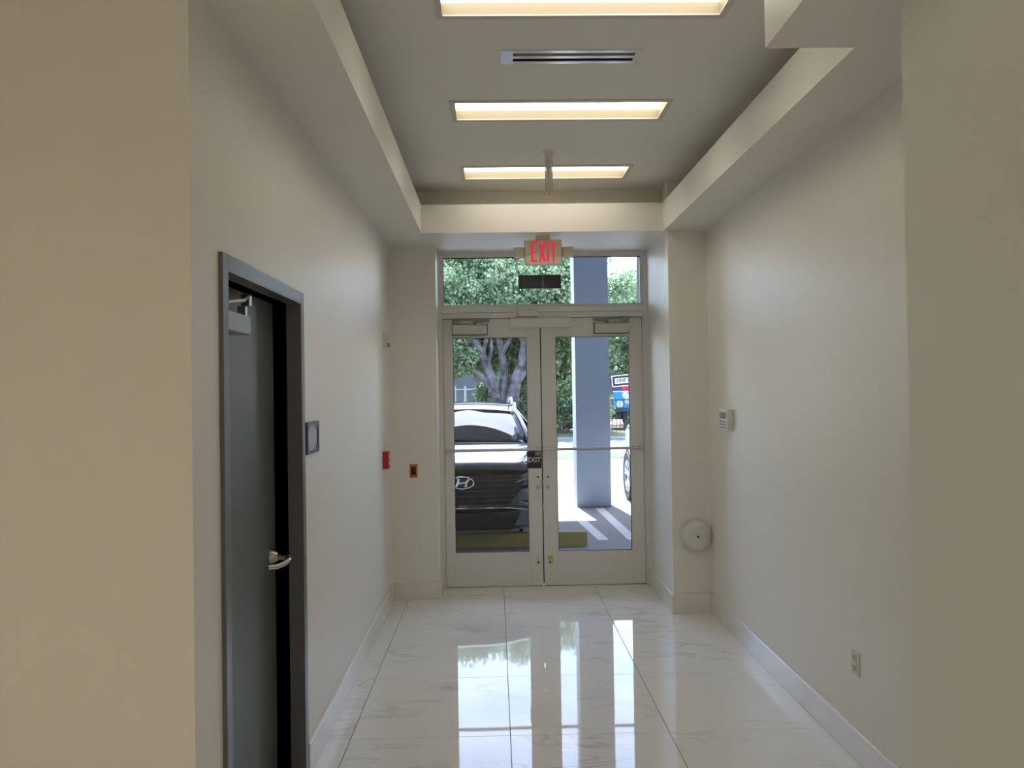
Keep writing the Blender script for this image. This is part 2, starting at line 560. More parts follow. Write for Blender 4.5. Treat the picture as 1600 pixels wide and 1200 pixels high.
# skirtings
BH = 0.143
def skirt(name, parts):
    mb = MB()
    for p in parts: mb.box(*p, 0, BH, 0.0025)
    struct(mb.build(name, M['base']))
skirt('baseboard_left', [(XL, XL + 0.018, 3.526, YE)])
skirt('baseboard_left_end', [(XL + 0.018, -0.484, YE - 0.018, YE), (-0.484, -0.468, YE - 0.018, 6.775)])
skirt('baseboard_left_near', [(XL, XL + 0.018, YN, 2.474), (-4.0, XL + 0.018, YN - 0.018, YN)])
skirt('baseboard_right', [(XR - 0.018, XR, 2.1, YC)])
skirt('baseboard_column', [(XC - 0.018, XR - 0.018, YC - 0.018, YC), (XC - 0.018, XC, YC, 6.775)])
skirt('baseboard_right_near', [(1.182, 1.20, -7.5, 2.222)])

# ------------------------------------------------------------------ storefront frame, transom, doors
FX0, FX1 = -0.484, 1.350
tr = empty('trim_1', (0.43, 6.85, 0), kind='structure')
MB().box(FX0, FX0 + 0.028, 6.775, 6.90, 0, ZS).box(FX0 + 0.028, FX0 + 0.036, 6.80, 6.90, 0, 2.36).build('jamb', M['alu'], tr)
MB().box(FX1 - 0.030, FX1, 6.775, 6.90, 0, ZS).box(FX1 - 0.042, FX1 - 0.030, 6.80, 6.90, 0, 2.36).build('jamb', M['alu'], tr)
MB().box(FX0 + 0.028, FX1 - 0.03, 6.775, 6.90, 2.412, 2.462, 0.002).box(FX0 + 0.028, FX1 - 0.03, 6.785, 6.90, 2.362, 2.411, 0.002).build('transom_bar', M['alu'], tr)
MB().box(FX0 + 0.028, FX1 - 0.03, 6.775, 6.90, ZS - 0.03, ZS).build('head', M['alu'], tr)
MB().box(FX0 + 0.036, FX1 - 0.042, 6.862, 6.90, 2.335, 2.362).box(FX0 + 0.036, FX0 + 0.052, 6.862, 6.90, 0.007, 2.335).box(FX1 - 0.058, FX1 - 0.042, 6.862, 6.90, 0.007, 2.335).build('door_stop', M['alu'], tr)
bx('threshold', FX0, FX1, 6.80, 6.90, 0.0, 0.007, M['alu'], tr)
win = empty('window_1', (0.43, 6.84, 2.46), kind='structure')
wf = MB()
gx0, gx1, gz0, gz1 = FX0 + 0.046, FX1 - 0.048, 2.484, ZS - 0.040
wf.box(FX0 + 0.028, gx0, 6.80, 6.86, 2.462, ZS - 0.03).box(gx1, FX1 - 0.03, 6.80, 6.86, 2.462, ZS - 0.03)
wf.box(gx0, gx1, 6.80, 6.86, 2.462, gz0).box(gx0, gx1, 6.80, 6.86, gz1, ZS - 0.03)
wf.build('glazing_bead', M['alu'], win)
wg = MB()
wg.box(gx0, gx1, 6.812, 6.822, gz1 - 0.007, gz1).box(gx0, gx0 + 0.004, 6.812, 6.822, gz0, gz1 - 0.007).box(gx1 - 0.004, gx1, 6.812, 6.822, gz0, gz1 - 0.007)
wg.build('gasket', M['black'], win)
bx('pane', gx0, gx1, 6.824, 6.830, gz0, gz1, M['glass'], win)

def leaf(name, x0, x1, a0, a1, hinge):
    """storefront door leaf between x0,x1 with glass a0..a1"""
    d = empty(name, ((x0 + x1) / 2, 6.83, 0.0), kind='structure')
    z0, z1, g0, g1 = 0.012, 2.356, 0.297, 2.203
    bx('stile', x0, a0, YD, YD + 0.044, z0, z1, M['alu'], d, 0.002)
    bx('stile', a1, x1, YD, YD + 0.044, z0, z1, M['alu'], d, 0.002)
    bx('top_rail', a0, a1, YD + 0.0005, YD + 0.044, g1, z1, M['alu'], d)
    bx('bottom_rail', a0, a1, YD + 0.0005, YD + 0.044, z0, g0, M['alu'], d)
    b = MB()
    t = 0.010
    b.box(a0, a0 + t, YD + 0.004, YD + 0.040, g0, g1).box(a1 - t, a1, YD + 0.004, YD + 0.040, g0, g1)
    b.box(a0 + t, a1 - t, YD + 0.004, YD + 0.040, g0, g0 + t).box(a0 + t, a1 - t, YD + 0.004, YD + 0.040, g1 - t, g1)
    b.build('glazing_bead', M['alu'], d)
    b = MB()
    t2 = t + 0.004
    b.box(a0 + t, a0 + t2, YD + 0.012, YD + 0.030, g0 + t, g1 - t).box(a1 - t2, a1 - t, YD + 0.012, YD + 0.030, g0 + t, g1 - t)
    b.box(a0 + t2, a1 - t2, YD + 0.012, YD + 0.030, g0 + t, g0 + t2).box(a0 + t2, a1 - t2, YD + 0.012, YD + 0.030, g1 - t2, g1 - t)
    b.build('gasket', M['black'], d)
    bx('pane', a0 + t2, a1 - t2, YD + 0.018, YD + 0.024, g0 + t2, g1 - t2, M['glass'], d)
    bx('sweep', x0, x1, YD + 0.004, YD + 0.040, 0.0075, 0.012, M['black'], d)
    # push bar right across the leaf
    bar = MB().cyl((x0 + 0.015, YD - 0.050, 1.208), (x1 - 0.03, YD - 0.050, 1.208), 0.0125, n=14).build('push_bar', M['bar'], d, True)
    for xx in (x0 + 0.022, x1 - 0.038):
        MB().box(xx - 0.012, xx + 0.012, YD - 0.050, YD, 1.192, 1.224, 0.003).build('bracket', M['bar'], bar)
    # closer
    s = 1 if hinge == 'left' else -1
    c0, c1 = (-0.362, -0.062) if hinge == 'left' else (0.884, 1.184)
    body = bx('door_closer', c0, c1, YD - 0.062, YD, 2.222, 2.304, M['closer'], d, 0.006, 2)
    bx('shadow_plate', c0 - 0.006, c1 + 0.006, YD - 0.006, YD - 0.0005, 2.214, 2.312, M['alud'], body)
    px = c0 + 0.19 if hinge == 'left' else c1 - 0.19
    ex = c0 + 0.03 if hinge == 'left' else c1 - 0.03
    MB().cyl((px, YD - 0.032, 2.30), (px, YD - 0.032, 2.334), 0.012).tube([(px, YD - 0.032, 2.328), (px + s * 0.13, YD - 0.10, 2.332)], 0.008, 8)\
        .tube([(px + s * 0.13, YD - 0.10, 2.336), (ex, YD - 0.045, 2.345)], 0.007, 8).box(ex - 0.028, ex + 0.028, YD - 0.055, YD - 0.020, 2.325, 2.358, 0.003).build('arm', M['grey'], body)
    return d
dl = leaf('door_1', -0.446, 0.403, -0.374, 0.294, 'left')
dr = leaf('door_2', 0.412, 1.306, 0.530, 1.200, 'right')
for dd, cx in ((dl, 0.366), (dr, 0.455)):
    MB().lathe([(0.0, -0.004), (0.008, -0.004), (0.009, 0.0)], (cx, YD, 0.962), (0, 1, 0), 14).build('screw', M['dark'], dd)
    MB().lathe([(0.0, -0.010), (0.013, -0.010), (0.017, -0.005), (0.018, 0.0)], (cx, YD, 0.874), (0, 1, 0), 20).build('lock_cylinder', M['steel'], dd, True)
MB().box(0.4035, 0.4115, YD + 0.006, YD + 0.036, 0.03, 0.67).box(0.4035, 0.4115, YD + 0.006, YD + 0.036, 0.725, 0.905)\
    .box(0.4035, 0.4115, YD + 0.006, YD + 0.036, 0.935, 2.345).build('astragal', M['black'], dl)
bx('latch_guard', 0.388, 0.404, YD - 0.004, YD, 0.86, 0.94, M['steel'], dl)
# flush bolt plates with their stickers
for nm, dd, cx, mm in (('flush_bolt', dl, 0.360, 'alu'), ('flush_bolt', dr, 0.466, 'yellow')):
    fb = bx(nm, cx - 0.022, cx + 0.022, YD - 0.003, YD - 0.0003, 0.195, 0.275, M[mm], dd, 0.001)
    if mm == 'yellow': fb['label'] = 'yellow flush bolt sticker'
    MB().lathe([(0.0, -0.004), (0.012, -0.003), (0.014, 0)], (cx, YD - 0.003, 0.252), (0, 1, 0), 16).build('bolt_head', M['steel'], fb)
    bx('sticker', cx - 0.018, cx + 0.018, YD - 0.0042, YD - 0.0030, 0.198, 0.232, M['cream'], fb)
    MB().prism([(-0.011, 0.010), (0.011, 0.010), (0, -0.012)], (cx, YD - 0.0048, 0.214), (1, 0, 0), (0, 0, 1), (0, 0.0006, 0)).build('triangle', M['black'], fb)

# things on the doors
ml = empty('magnetic_lock', (0.408, YD, 2.27), 'long aluminium magnetic lock housing across the top of both glass doors', 'lock')
bx('housing', 0.143, 0.674, YD - 0.058, YD, 2.274, 2.358, M['alu'], ml, 0.002)
bx('cover_plate', 0.150, 0.667, YD - 0.061, YD - 0.058, 2.286, 2.346, M['alu'], ml, 0.001)
ms = empty('motion_sensor', (0.30, 6.78, 2.37), 'small white exit motion sensor above the door lock bar', 'sensor')
bx('case', 0.205, 0.392, 6.742, 6.782, 2.372, 2.430, M['white'], ms, 0.006, 2)
MB().cyl((0.366, 6.755, 2.372), (0.366, 6.755, 2.362), 0.010, n=12).build('lens', M['grey'], ms)
pq = empty('exit_plaque', (0.335, YD, 1.04), 'black EXIT plaque with white raised letters on the left door stile', 'sign')
bx('plate', 0.272, 0.400, YD - 0.005, YD - 0.0003, 1.040, 1.190, M['blackp'], pq, 0.0015)
text_mesh('EXIT', 0.062, (0.336, YD - 0.006, 1.112), (1, 0, 0), (0, 0, 1), 0.002, M['letterw'], 'lettering', pq, 0.93, 0.0012)
bx('braille_patch', 0.345, 0.395, YD - 0.0058, YD - 0.005, 1.152, 1.185, M['grey'], pq)
sp = empty('transom_sign', (0.41, 6.835, 2.624), 'black rectangular back of a two-piece sign stuck on the transom glass', 'sign')
bx('panel', 0.222, 0.436, 6.832, 6.842, 2.624, 2.745, M['blackp'], sp)
bx('panel', 0.439, 0.601, 6.832, 6.842, 2.624, 2.745, M['blackp'], sp)

# exit sign under the soffit
EY = 6.10
ex = empty('exit_sign', (0.396, EY, ZS), 'cream ceiling-mounted EXIT sign with red letters and two emergency lamps', 'sign')
bx('canopy', 0.340, 0.452, EY - 0.04, EY + 0.05, ZS - 0.022, ZS - 0.0005, M['cream'], ex, 0.003)
bx('housing', 0.248, 0.546, EY - 0.022, EY + 0.035, 2.712, 2.912, M['exitface'], ex, 0.012, 3)
lt = MB()
lx0, lz0, lh, lw, st = 0.300, 2.736, 0.158, 0.050, 0.0165
fy = EY - 0.0245
def rect(x0, x1, z0, z1):
    lt.box(x0, x1, fy, fy + 0.0025, z0, z1)
rect(lx0, lx0 + st, lz0, lz0 + lh)
for zz in (lz0, lz0 + lh / 2 - 0.007, lz0 + lh - 0.0145):
    rect(lx0 + st, lx0 + lw, zz, zz + 0.0145)
o2 = lx0 + 0.061
for sgn in (1, -1):
    a, b = (o2, o2 + 0.054 - st) if sgn == 1 else (o2 + 0.054 - st, o2)
    lt.prism([(a, 0), (a + st, 0), (b + st, lh), (b, lh)], (0, fy + (0.0005 if sgn == 1 else 0), lz0), (1, 0, 0), (0, 0, 1), (0, 0.002, 0))
o3 = o2 + 0.065
rect(o3, o3 + st, lz0, lz0 + lh)
o4 = o3 + st + 0.010
rect(o4, o4 + 0.050, lz0 + lh - 0.0145, lz0 + lh)
rect(o4 + 0.025 - st / 2, o4 + 0.025 + st / 2, lz0, lz0 + lh - 0.0145)
lt.build('lettering', M['red'], ex)
for a, b in ((0.166, 0.244), (0.550, 0.636)):
    h = bx('lamp_head', a, b, EY - 0.03, EY + 0.03, 2.775, 2.852, M['cream'], ex, 0.006, 2)
    q = b if a < 0.3 else a
    MB().box(min(q, q + (0.006 if a < 0.3 else -0.006)), max(q, q + (0.006 if a < 0.3 else -0.006)), EY - 0.015, EY + 0.015, 2.79, 2.85).build('swivel', M['grey'], h)

# ------------------------------------------------------------------ grey side door
d3 = empty('door_3', (-0.985, 3.0, 0), kind='structure')
fr = MB()
fc = 0.050
# casing on the wall face
for (a, b, c, e) in ((DY0 - fc, DY0, 0, DZ + fc), (DY1, DY1 + fc, 0, DZ + fc)):
    fr.box(XL - 0.001, XL + 0.014, a, b, c, e, 0.002)
fr.box(XL - 0.001, XL + 0.014, DY0, DY1, DZ, DZ + fc, 0.002)
# jamb liner
fr.box(-0.925, XL + 0.013, DY0 - 0.012, DY0 + 0.004, 0, DZ).box(-0.925, XL + 0.013, DY1 - 0.004, DY1 + 0.012, 0, DZ).box(-0.925, XL + 0.013, DY0, DY1, DZ - 0.004, DZ + 0.012)
fr.box(-1.10, -0.925, DY0 - 0.012, DY0 + 0.0, 0, DZ).box(-1.10, -0.925, DY1 - 0.0, DY1 + 0.012, 0, DZ).box(-1.10, -0.925, DY0, DY1, DZ, DZ + 0.012)
fr.build('door_frame', M['frame'], d3)
bx('leaf', -1.030, -0.985, DY0 + 0.003, DY1 - 0.003, 0.010, DZ - 0.004, M['door'], d3, 0.001)
hd = MB()
hz = 1.005
hy = 3.405
hd.lathe([(0.0, 0.030), (0.020, 0.030), (0.034, 0.008), (0.035, 0.0)], (-0.985, hy, hz + 0.01), (1, 0, 0), 24)
hd.cyl((-0.985, hy, hz + 0.01), (-0.915, hy, hz), 0.011, n=12)
hnd = hd.build('handle_rose', M['steel'], d3, True)
lv = MB()
lv.tube([(-0.915, hy + 0.012, hz + 0.004), (-0.905, hy - 0.02, hz), (-0.912, hy - 0.06, hz - 0.008), (-0.935, hy - 0.095, hz - 0.014), (-0.965, hy - 0.115, hz - 0.012)],
        [0.012, 0.013, 0.012, 0.012, 0.011], 12)
lv.build('lever', M['steel'], hnd, True)
cl = bx('door_closer', -0.984, -0.912, 2.600, 2.925, 1.945, 2.015, M['closer2'], d3, 0.005, 2)
MB().box(-0.984, -0.955, 2.590, 2.945, 2.015, 2.026).cyl((-0.945, 2.72, 2.015), (-0.945, 2.72, 2.05), 0.014).box(-0.955, -0.915, 2.615, 2.635, 2.015, 2.036)\
    .build('end_bracket', M['steel'], cl)
MB().tube([(-0.945, 2.72, 2.045), (-0.900, 2.80, 2.060), (-0.925, 2.945, 2.096)], 0.0075, 8).build('arm', M['steel'], cl)
MB().box(-0.950, -0.918, 2.928, 2.958, 2.055, 2.100, 0.003).box(-0.965, -0.935, 2.932, 2.956, 2.015, 2.056).build('arm_shoe', M['steel'], cl)

# plaque beside the grey door
sg = empty('room_plaque', (XL, 3.69, 1.443), 'dark-framed grey room plaque on the wall beside the grey door', 'sign')
f = MB()
f.box(XL, XL + 0.012, 3.572, 3.592, 1.441, 1.590).box(XL, XL + 0.012, 3.786, 3.806, 1.441, 1.590)
f.box(XL, XL + 0.012, 3.592, 3.786, 1.441, 1.456).box(XL, XL + 0.012, 3.592, 3.786, 1.575, 1.590)
f.build('frame', M['dark'], sg)
bx('insert', XL, XL + 0.007, 3.592, 3.786, 1.456, 1.575, M['sign'], sg)
for yy_, zz_ in ((3.612, 1.565), (3.766, 1.565), (3.612, 1.466), (3.766, 1.466)):
    bx('clip', XL + 0.007, XL + 0.011, yy_ - 0.012, yy_ + 0.012, zz_ - 0.009, zz_ + 0.009, M['grey'], sg)

# fire alarm pull station
ps = empty('fire_alarm_pull', (XL, 6.045, 1.133), 'red fire alarm pull station near the far end of the left wall', 'alarm')
bx('body', XL, XL + 0.045, 6.000, 6.095, 1.133, 1.268, M['redbox'], ps, 0.004, 2)
bx('handle', XL + 0.045, XL + 0.053, 6.012, 6.083, 1.165, 1.190, M['white'], ps, 0.002)
bx('label_strip', XL + 0.045, XL + 0.0465, 6.020, 6.075, 1.215, 1.240, M['white'], ps)
# strobe
st_ = empty('alarm_strobe', (XL, 6.16, 2.07), 'small off-white alarm strobe high on the left wall above the red pull station', 'alarm')
bx('plate', XL, XL + 0.022, 6.110, 6.215, 2.075, 2.200, M['white'], st_, 0.005, 2)
MB().box(XL + 0.022, XL + 0.045, 6.135, 6.19, 2.085, 2.115, 0.006, 2).build('lens', M['grey'], st_)
bx('grille', XL + 0.022, XL + 0.026, 6.13, 6.195, 2.13, 2.185, M['cream'], st_)
# open orange-plated box
ob = empty('junction_box', (-0.69, YE, 1.01), 'orange plate around an open black electrical box on the left end wall', 'electrical box')
f = MB()
ox0, ox1, oz0, oz1 = -0.722, -0.656, 1.008, 1.122
f.box(ox0, ox0 + 0.013, YE - 0.006, YE, oz0, oz1).box(ox1 - 0.013, ox1, YE - 0.006, YE, oz0, oz1)
f.box(ox0 + 0.013, ox1 - 0.013, YE - 0.006, YE, oz0, oz0 + 0.022).box(ox0 + 0.013, ox1 - 0.013, YE - 0.006, YE, oz1 - 0.022, oz1)
f.build('plate', M['orange'], ob)
bx('opening', ox0 + 0.013, ox1 - 0.013, YE - 0.003, YE, oz0 + 0.022, oz1 - 0.022, M['black'], ob)
MB().tube([(-0.70, YE - 0.003, 1.05), (-0.692, YE - 0.011, 1.06), (-0.68, YE - 0.010, 1.075), (-0.675, YE - 0.003, 1.085)], 0.003, 6).build('wire', M['dark'], ob)

# thermostat, outlet, alarm bell
th = empty('thermostat', (XR, 5.43, 1.42), 'white wall thermostat with grey display and buttons on the right wall', 'thermostat')
bx('body', XR - 0.046, XR, 5.325, 5.525, 1.422, 1.572, M['white'], th, 0.005, 2)
bx('display', XR - 0.0475, XR - 0.046, 5.345, 5.500, 1.505, 1.550, M['lcd'], th)
for k in range(4):
    for j in range(3):
        bx('button', XR - 0.0485, XR - 0.046, 5.350 + k * 0.040, 5.376 + k * 0.040, 1.436 + j * 0.021, 1.449 + j * 0.021, M['grey'], th)
ou = empty('wall_outlet', (XR, 3.555, 0.385), 'white double power outlet low on the right wall', 'outlet')
bx('plate', XR - 0.007, XR, 3.518, 3.594, 0.388, 0.502, M['white'], ou, 0.003, 2)
for zz in (0.420, 0.470):
    s_ = bx('socket', XR - 0.010, XR - 0.007, 3.538, 3.574, zz - 0.017, zz + 0.017, M['cream'], ou, 0.001)
    MB().box(XR - 0.0108, XR - 0.010, 3.547, 3.550, zz - 0.004, zz + 0.009).box(XR - 0.0108, XR - 0.010, 3.562, 3.565, zz - 0.004, zz + 0.009)\
        .box(XR - 0.0108, XR - 0.010, 3.553, 3.559, zz - 0.013, zz - 0.007).build('slots', M['dark'], s_)
be = empty('alarm_bell', (1.528, YC, 0.594), 'round white alarm bell low on the column beside the glass doors', 'bell')
bx('back_box', 1.470, 1.632, YC - 0.030, YC, 0.535, 0.655, M['grey'], be, 0.003)
MB().lathe([(0.0, -0.078), (0.055, -0.077), (0.082, -0.070), (0.098, -0.055), (0.104, -0.040), (0.116, -0.034), (0.116, -0.030), (0.0, -0.030)], (1.526, YC, 0.594), (0, 1, 0), 48)\
    .build('gong', M['white'], be, True)
MB().lathe([(0.0, -0.083), (0.007, -0.082), (0.009, -0.077), (0.0, -0.077)], (1.526, YC, 0.594), (0, 1, 0), 12).build('screw', M['dark'], be)

# ------------------------------------------------------------------ ceiling things
def troffer(y0, y1, label, x0=LX0, x1=LX1, zc=ZC, lens='lens', dp=0.052, group='corridor troffers'):
    t = empty('ceiling_light', ((x0 + x1) / 2, (y0 + y1) / 2, zc), label, 'ceiling light', group)
    w = 0.030
    def bar(poly, depth=0.006):
        mb = MB()
        mb.prism(poly, (0, 0, zc - depth), (1, 0, 0), (0, 1, 0), (0, 0, depth))
        mb.build('trim_bar', M['trim'], t)
    g = 0.0008
    bar([(x0, y0), (x1, y0), (x1 - w, y0 + w), (x0 + w, y0 + w)])
    bar([(x1, y1), (x0, y1), (x0 + w, y1 - w), (x1 - w, y1 - w)])
    bar([(x0, y0 + g), (x0 + w - g, y0 + w), (x0 + w - g, y1 - w), (x0, y1 - g)])
    bar([(x1, y0 + g), (x1, y1 - g), (x1 - w + g, y1 - w), (x1 - w + g, y0 + w)])
    a0, a1, b0, b1 = x0 + w - 0.004, x1 - w + 0.004, y0 + w - 0.004, y1 - w + 0.004
    mb = MB()
    mb.box(a0 - 0.006, a0, b0 - 0.006, b1 + 0.006, zc - 0.001, zc + dp + 0.02).box(a1, a1 + 0.006, b0 - 0.006, b1 + 0.006, zc - 0.001, zc + dp + 0.02)
    mb.box(a0, a1, b0 - 0.006, b0, zc - 0.001, zc + dp + 0.02).box(a0, a1, b1, b1 + 0.006, zc - 0.001, zc + dp + 0.02)
    mb.box(a0, a1, b0, b1, zc + dp + 0.012, zc + dp + 0.02)
    if lens == 'lens_fill': mb.box(a0, a1, b0, b1, zc + dp + 0.02, ZS - 0.0005)
    mb.build('housing', M['trof'], t)
    bx('diffuser', a0 + 0.001, a1 - 0.001, b0 + 0.001, b1 - 0.001, zc + dp, zc + dp + 0.008, M[lens], t)
    return t
troffer(*LAMPS[0], 'ceiling light panel at the top edge of the picture, nearest the viewer')
troffer(*LAMPS[1], 'middle one of the three ceiling light panels, beyond the slot diffuser')
troffer(*LAMPS[2], 'farthest ceiling light panel, partly behind the hanging sprinkler')
for k, (xx, yy_) in enumerate(((-2.6, -5.8), (-2.6, -3.6), (-2.6, -1.4), (-0.35, -5.8), (-0.35, -3.8), (-0.35, -1.9))):  # added panels, never in view, that raise the ambient light in the corridor
    troffer(yy_ - 0.16, yy_ + 0.16, 'unseen fill light panel added in the lobby behind the viewer', xx - 0.62, xx + 0.62, ZS - 0.081, 'lens_fill', 0.020, 'added lobby fill lights')

vt = empty('slot_diffuser', (0.39, 3.68, ZC), 'white two-slot linear air diffuser in the tray ceiling', 'vent')
f = MB()
f.box(VX0 - 0.035, VX0 + 0.025, VY0 - 0.018, VY1 + 0.018, ZC - 0.005, ZC - 0.0003, 0.001).box(VX1 - 0.012, VX1 + 0.020, VY0 - 0.018, VY1 + 0.018, ZC - 0.005, ZC - 0.0003, 0.001)
f.box(VX0 + 0.025, VX1 - 0.012, VY0 - 0.018, VY0 + 0.008, ZC - 0.005, ZC - 0.0003).box(VX0 + 0.025, VX1 - 0.012, VY1 - 0.008, VY1 + 0.018, ZC - 0.005, ZC - 0.0003)
f.build('frame', M['vent'], vt)
bx('slat', VX0 + 0.025, VX1 - 0.012, VY0 + 0.042, VY0 + 0.068, ZC - 0.005, ZC + 0.012, M['vent'], vt, 0.001)
MB().box(VX0, VX1, VY0, VY1, ZC + 0.045, ZC + 0.055).box(VX0, VX1, VY0, VY0 + 0.004, ZC, ZC + 0.045).box(VX0, VX1, VY1 - 0.004, VY1, ZC, ZC + 0.045).build('plenum', M['black'], vt)

sk = empty('sprinkler', (0.383, 5.17, ZC), 'pendent sprinkler in a clear tube hanging before the farthest ceiling light', 'sprinkler')
MB().lathe([(0.0, 0), (0.040, 0), (0.040, -0.006), (0.026, -0.012), (0.022, -0.042), (0.0, -0.042)], (0.383, 5.17, ZC), (0, 0, 1), 24).build('escutcheon', M['white'], sk, True)
MB().cyl((0.383, 5.17, ZC - 0.03), (0.383, 5.17, ZC - 0.235), 0.013, n=16).build('pipe', M['white'], sk, True)
MB().lathe([(0.0265, 0), (0.0265, -0.19), (0.024, -0.198), (0.008, -0.202)], (0.383, 5.17, ZC - 0.055), (0, 0, 1), 24).build('tube', M['tube'], sk, True)
MB().cyl((0.383, 5.17, ZC - 0.235), (0.383, 5.17, ZC - 0.262), 0.009, n=12).cyl((0.383, 5.17, ZC - 0.262), (0.383, 5.17, ZC - 0.290), 0.004, n=8)\
    .lathe([(0, 0), (0.013, 0), (0.015, -0.003), (0, -0.004)], (0.383, 5.17, ZC - 0.290), (0, 0, 1), 12)\
    .box(0.3805, 0.3855, 5.163, 5.177, ZC - 0.30, ZC - 0.292).build('sprinkler_head', M['steel'], sk)

# ------------------------------------------------------------------ outdoors: ground and building
struct(bx('parking_lot', -16, 20, 6.90, 19.35, -0.2, -0.002, M['conc']))
struct(bx('lawn_strip', -16, 20, 19.35, 21.3, -0.2, 0.01, M['grass']))
struct(bx('sidewalk', -16, 20, 21.3, 24.1, -0.2, 0.0, M['conc']))
struct(bx('road', -16, 20, 24.1, 26.9, -0.2, -0.01, M['asph']))
struct(bx('kerb', -16, 20, 26.9, 27.2, -0.2, 0.06, M['conc']))
struct(bx('lawn', -16, 20, 27.2, 30.6, -0.2, 0.03, M['grass']))
struct(bx('garden_ground', -24, 30, 30.6, 70, -0.2, 0.02, M['soil']))
struct(MB().box(-14, -0.484, 7.10, 7.25, 0, 4.6).box(1.35, 16, 7.10, 7.25, 0, 4.6).box(-0.484, 1.35, 6.90, 7.25, ZT, 4.6).build('wall_facade', M['stucco']))
struct(bx('upper_floor', -14, 16, 6.95, 11.98, 4.6, 8.2, M['stucco']))
p1 = bx('pillar', 1.19, 1.692, 11.40, 11.88, 0, 4.6, M['pillar'])
tag(p1, 'square grey-blue concrete pillar outside the right glass door', 'pillar')
for px in (-6.2, 8.2):
    tag(bx('pillar', px, px + 0.5, 11.40, 11.88, 0, 4.6, M['pillar']), 'grey-blue concrete pillar out of view along the overhang', 'pillar', 'pillars out of view')

# painted bay lines
pl = empty('bay_marking', (1.4, 10.0, 0), 'white painted hatch lines on the ground before the pillar', 'road marking')
for a, b in (((1.00, 10.95), (1.16, 8.86)), ((1.43, 11.25), (1.50, 8.86)), ((1.9, 11.25), (1.93, 8.86))):
    MB().prism([(a[0], a[1]), (a[0] + 0.125, a[1]), (b[0] + 0.125, b[1]), (b[0], b[1])], (0, 0, -0.0018), (1, 0, 0), (0, 1, 0), (0, 0, 0.003)).build('stripe', M['paint'], pl)

# wheel stop
ws = MB()
ws.prism([(8.575, 0), (8.59, 0.140), (8.60, 0.150), (8.68, 0.150), (8.69, 0.140), (8.70, 0)], (-0.90, 0, -0.002), (0, 1, 0), (0, 0, 1), (1.90, 0, 0))
wso = ws.build('wheel_stop', M['ystop'])
tag(wso, 'yellow painted concrete wheel stop under the dark car', 'wheel stop')

# ------------------------------------------------------------------ cars
def grid_mesh(rows, name, closed=False):
    vs = [tuple(p) for r in rows for p in r]
    n = len(rows[0]); fs = []
    for i in range(len(rows) - 1):
        for j in range(n - 1 + (1 if closed else 0)):
            fs.append((i * n + j, i * n + (j + 1) % n, (i + 1) * n + (j + 1) % n, (i + 1) * n + j))
    me = bpy.data.meshes.new(name)
    me.from_pydata(vs, [], fs)
    me.update()
    return me

def bake(o, mods):
    for f_ in mods: f_(o)
    dg = bpy.context.evaluated_depsgraph_get(); dg.update()
    me = bpy.data.meshes.new_from_object(o.evaluated_get(dg))
    o.modifiers.clear()
    o.data = me
    return o

def bow(x, y, z):
    """plan curvature of the nose and tail"""
    t = min(1, abs(x) / 0.93)
    k = max(0, 1 - y / 1.1)
    y2 = y + 0.40 * t ** 3 * k
    y2 += 0.06 * max(0, z - 0.62) / 0.35 * k
    y2 += 0.05 * max(0, 0.42 - z) / 0.15 * k
    kt = max(0, (y - 3.6) / 0.9)
    return (x, y2 - 0.30 * t ** 3 * kt, z)

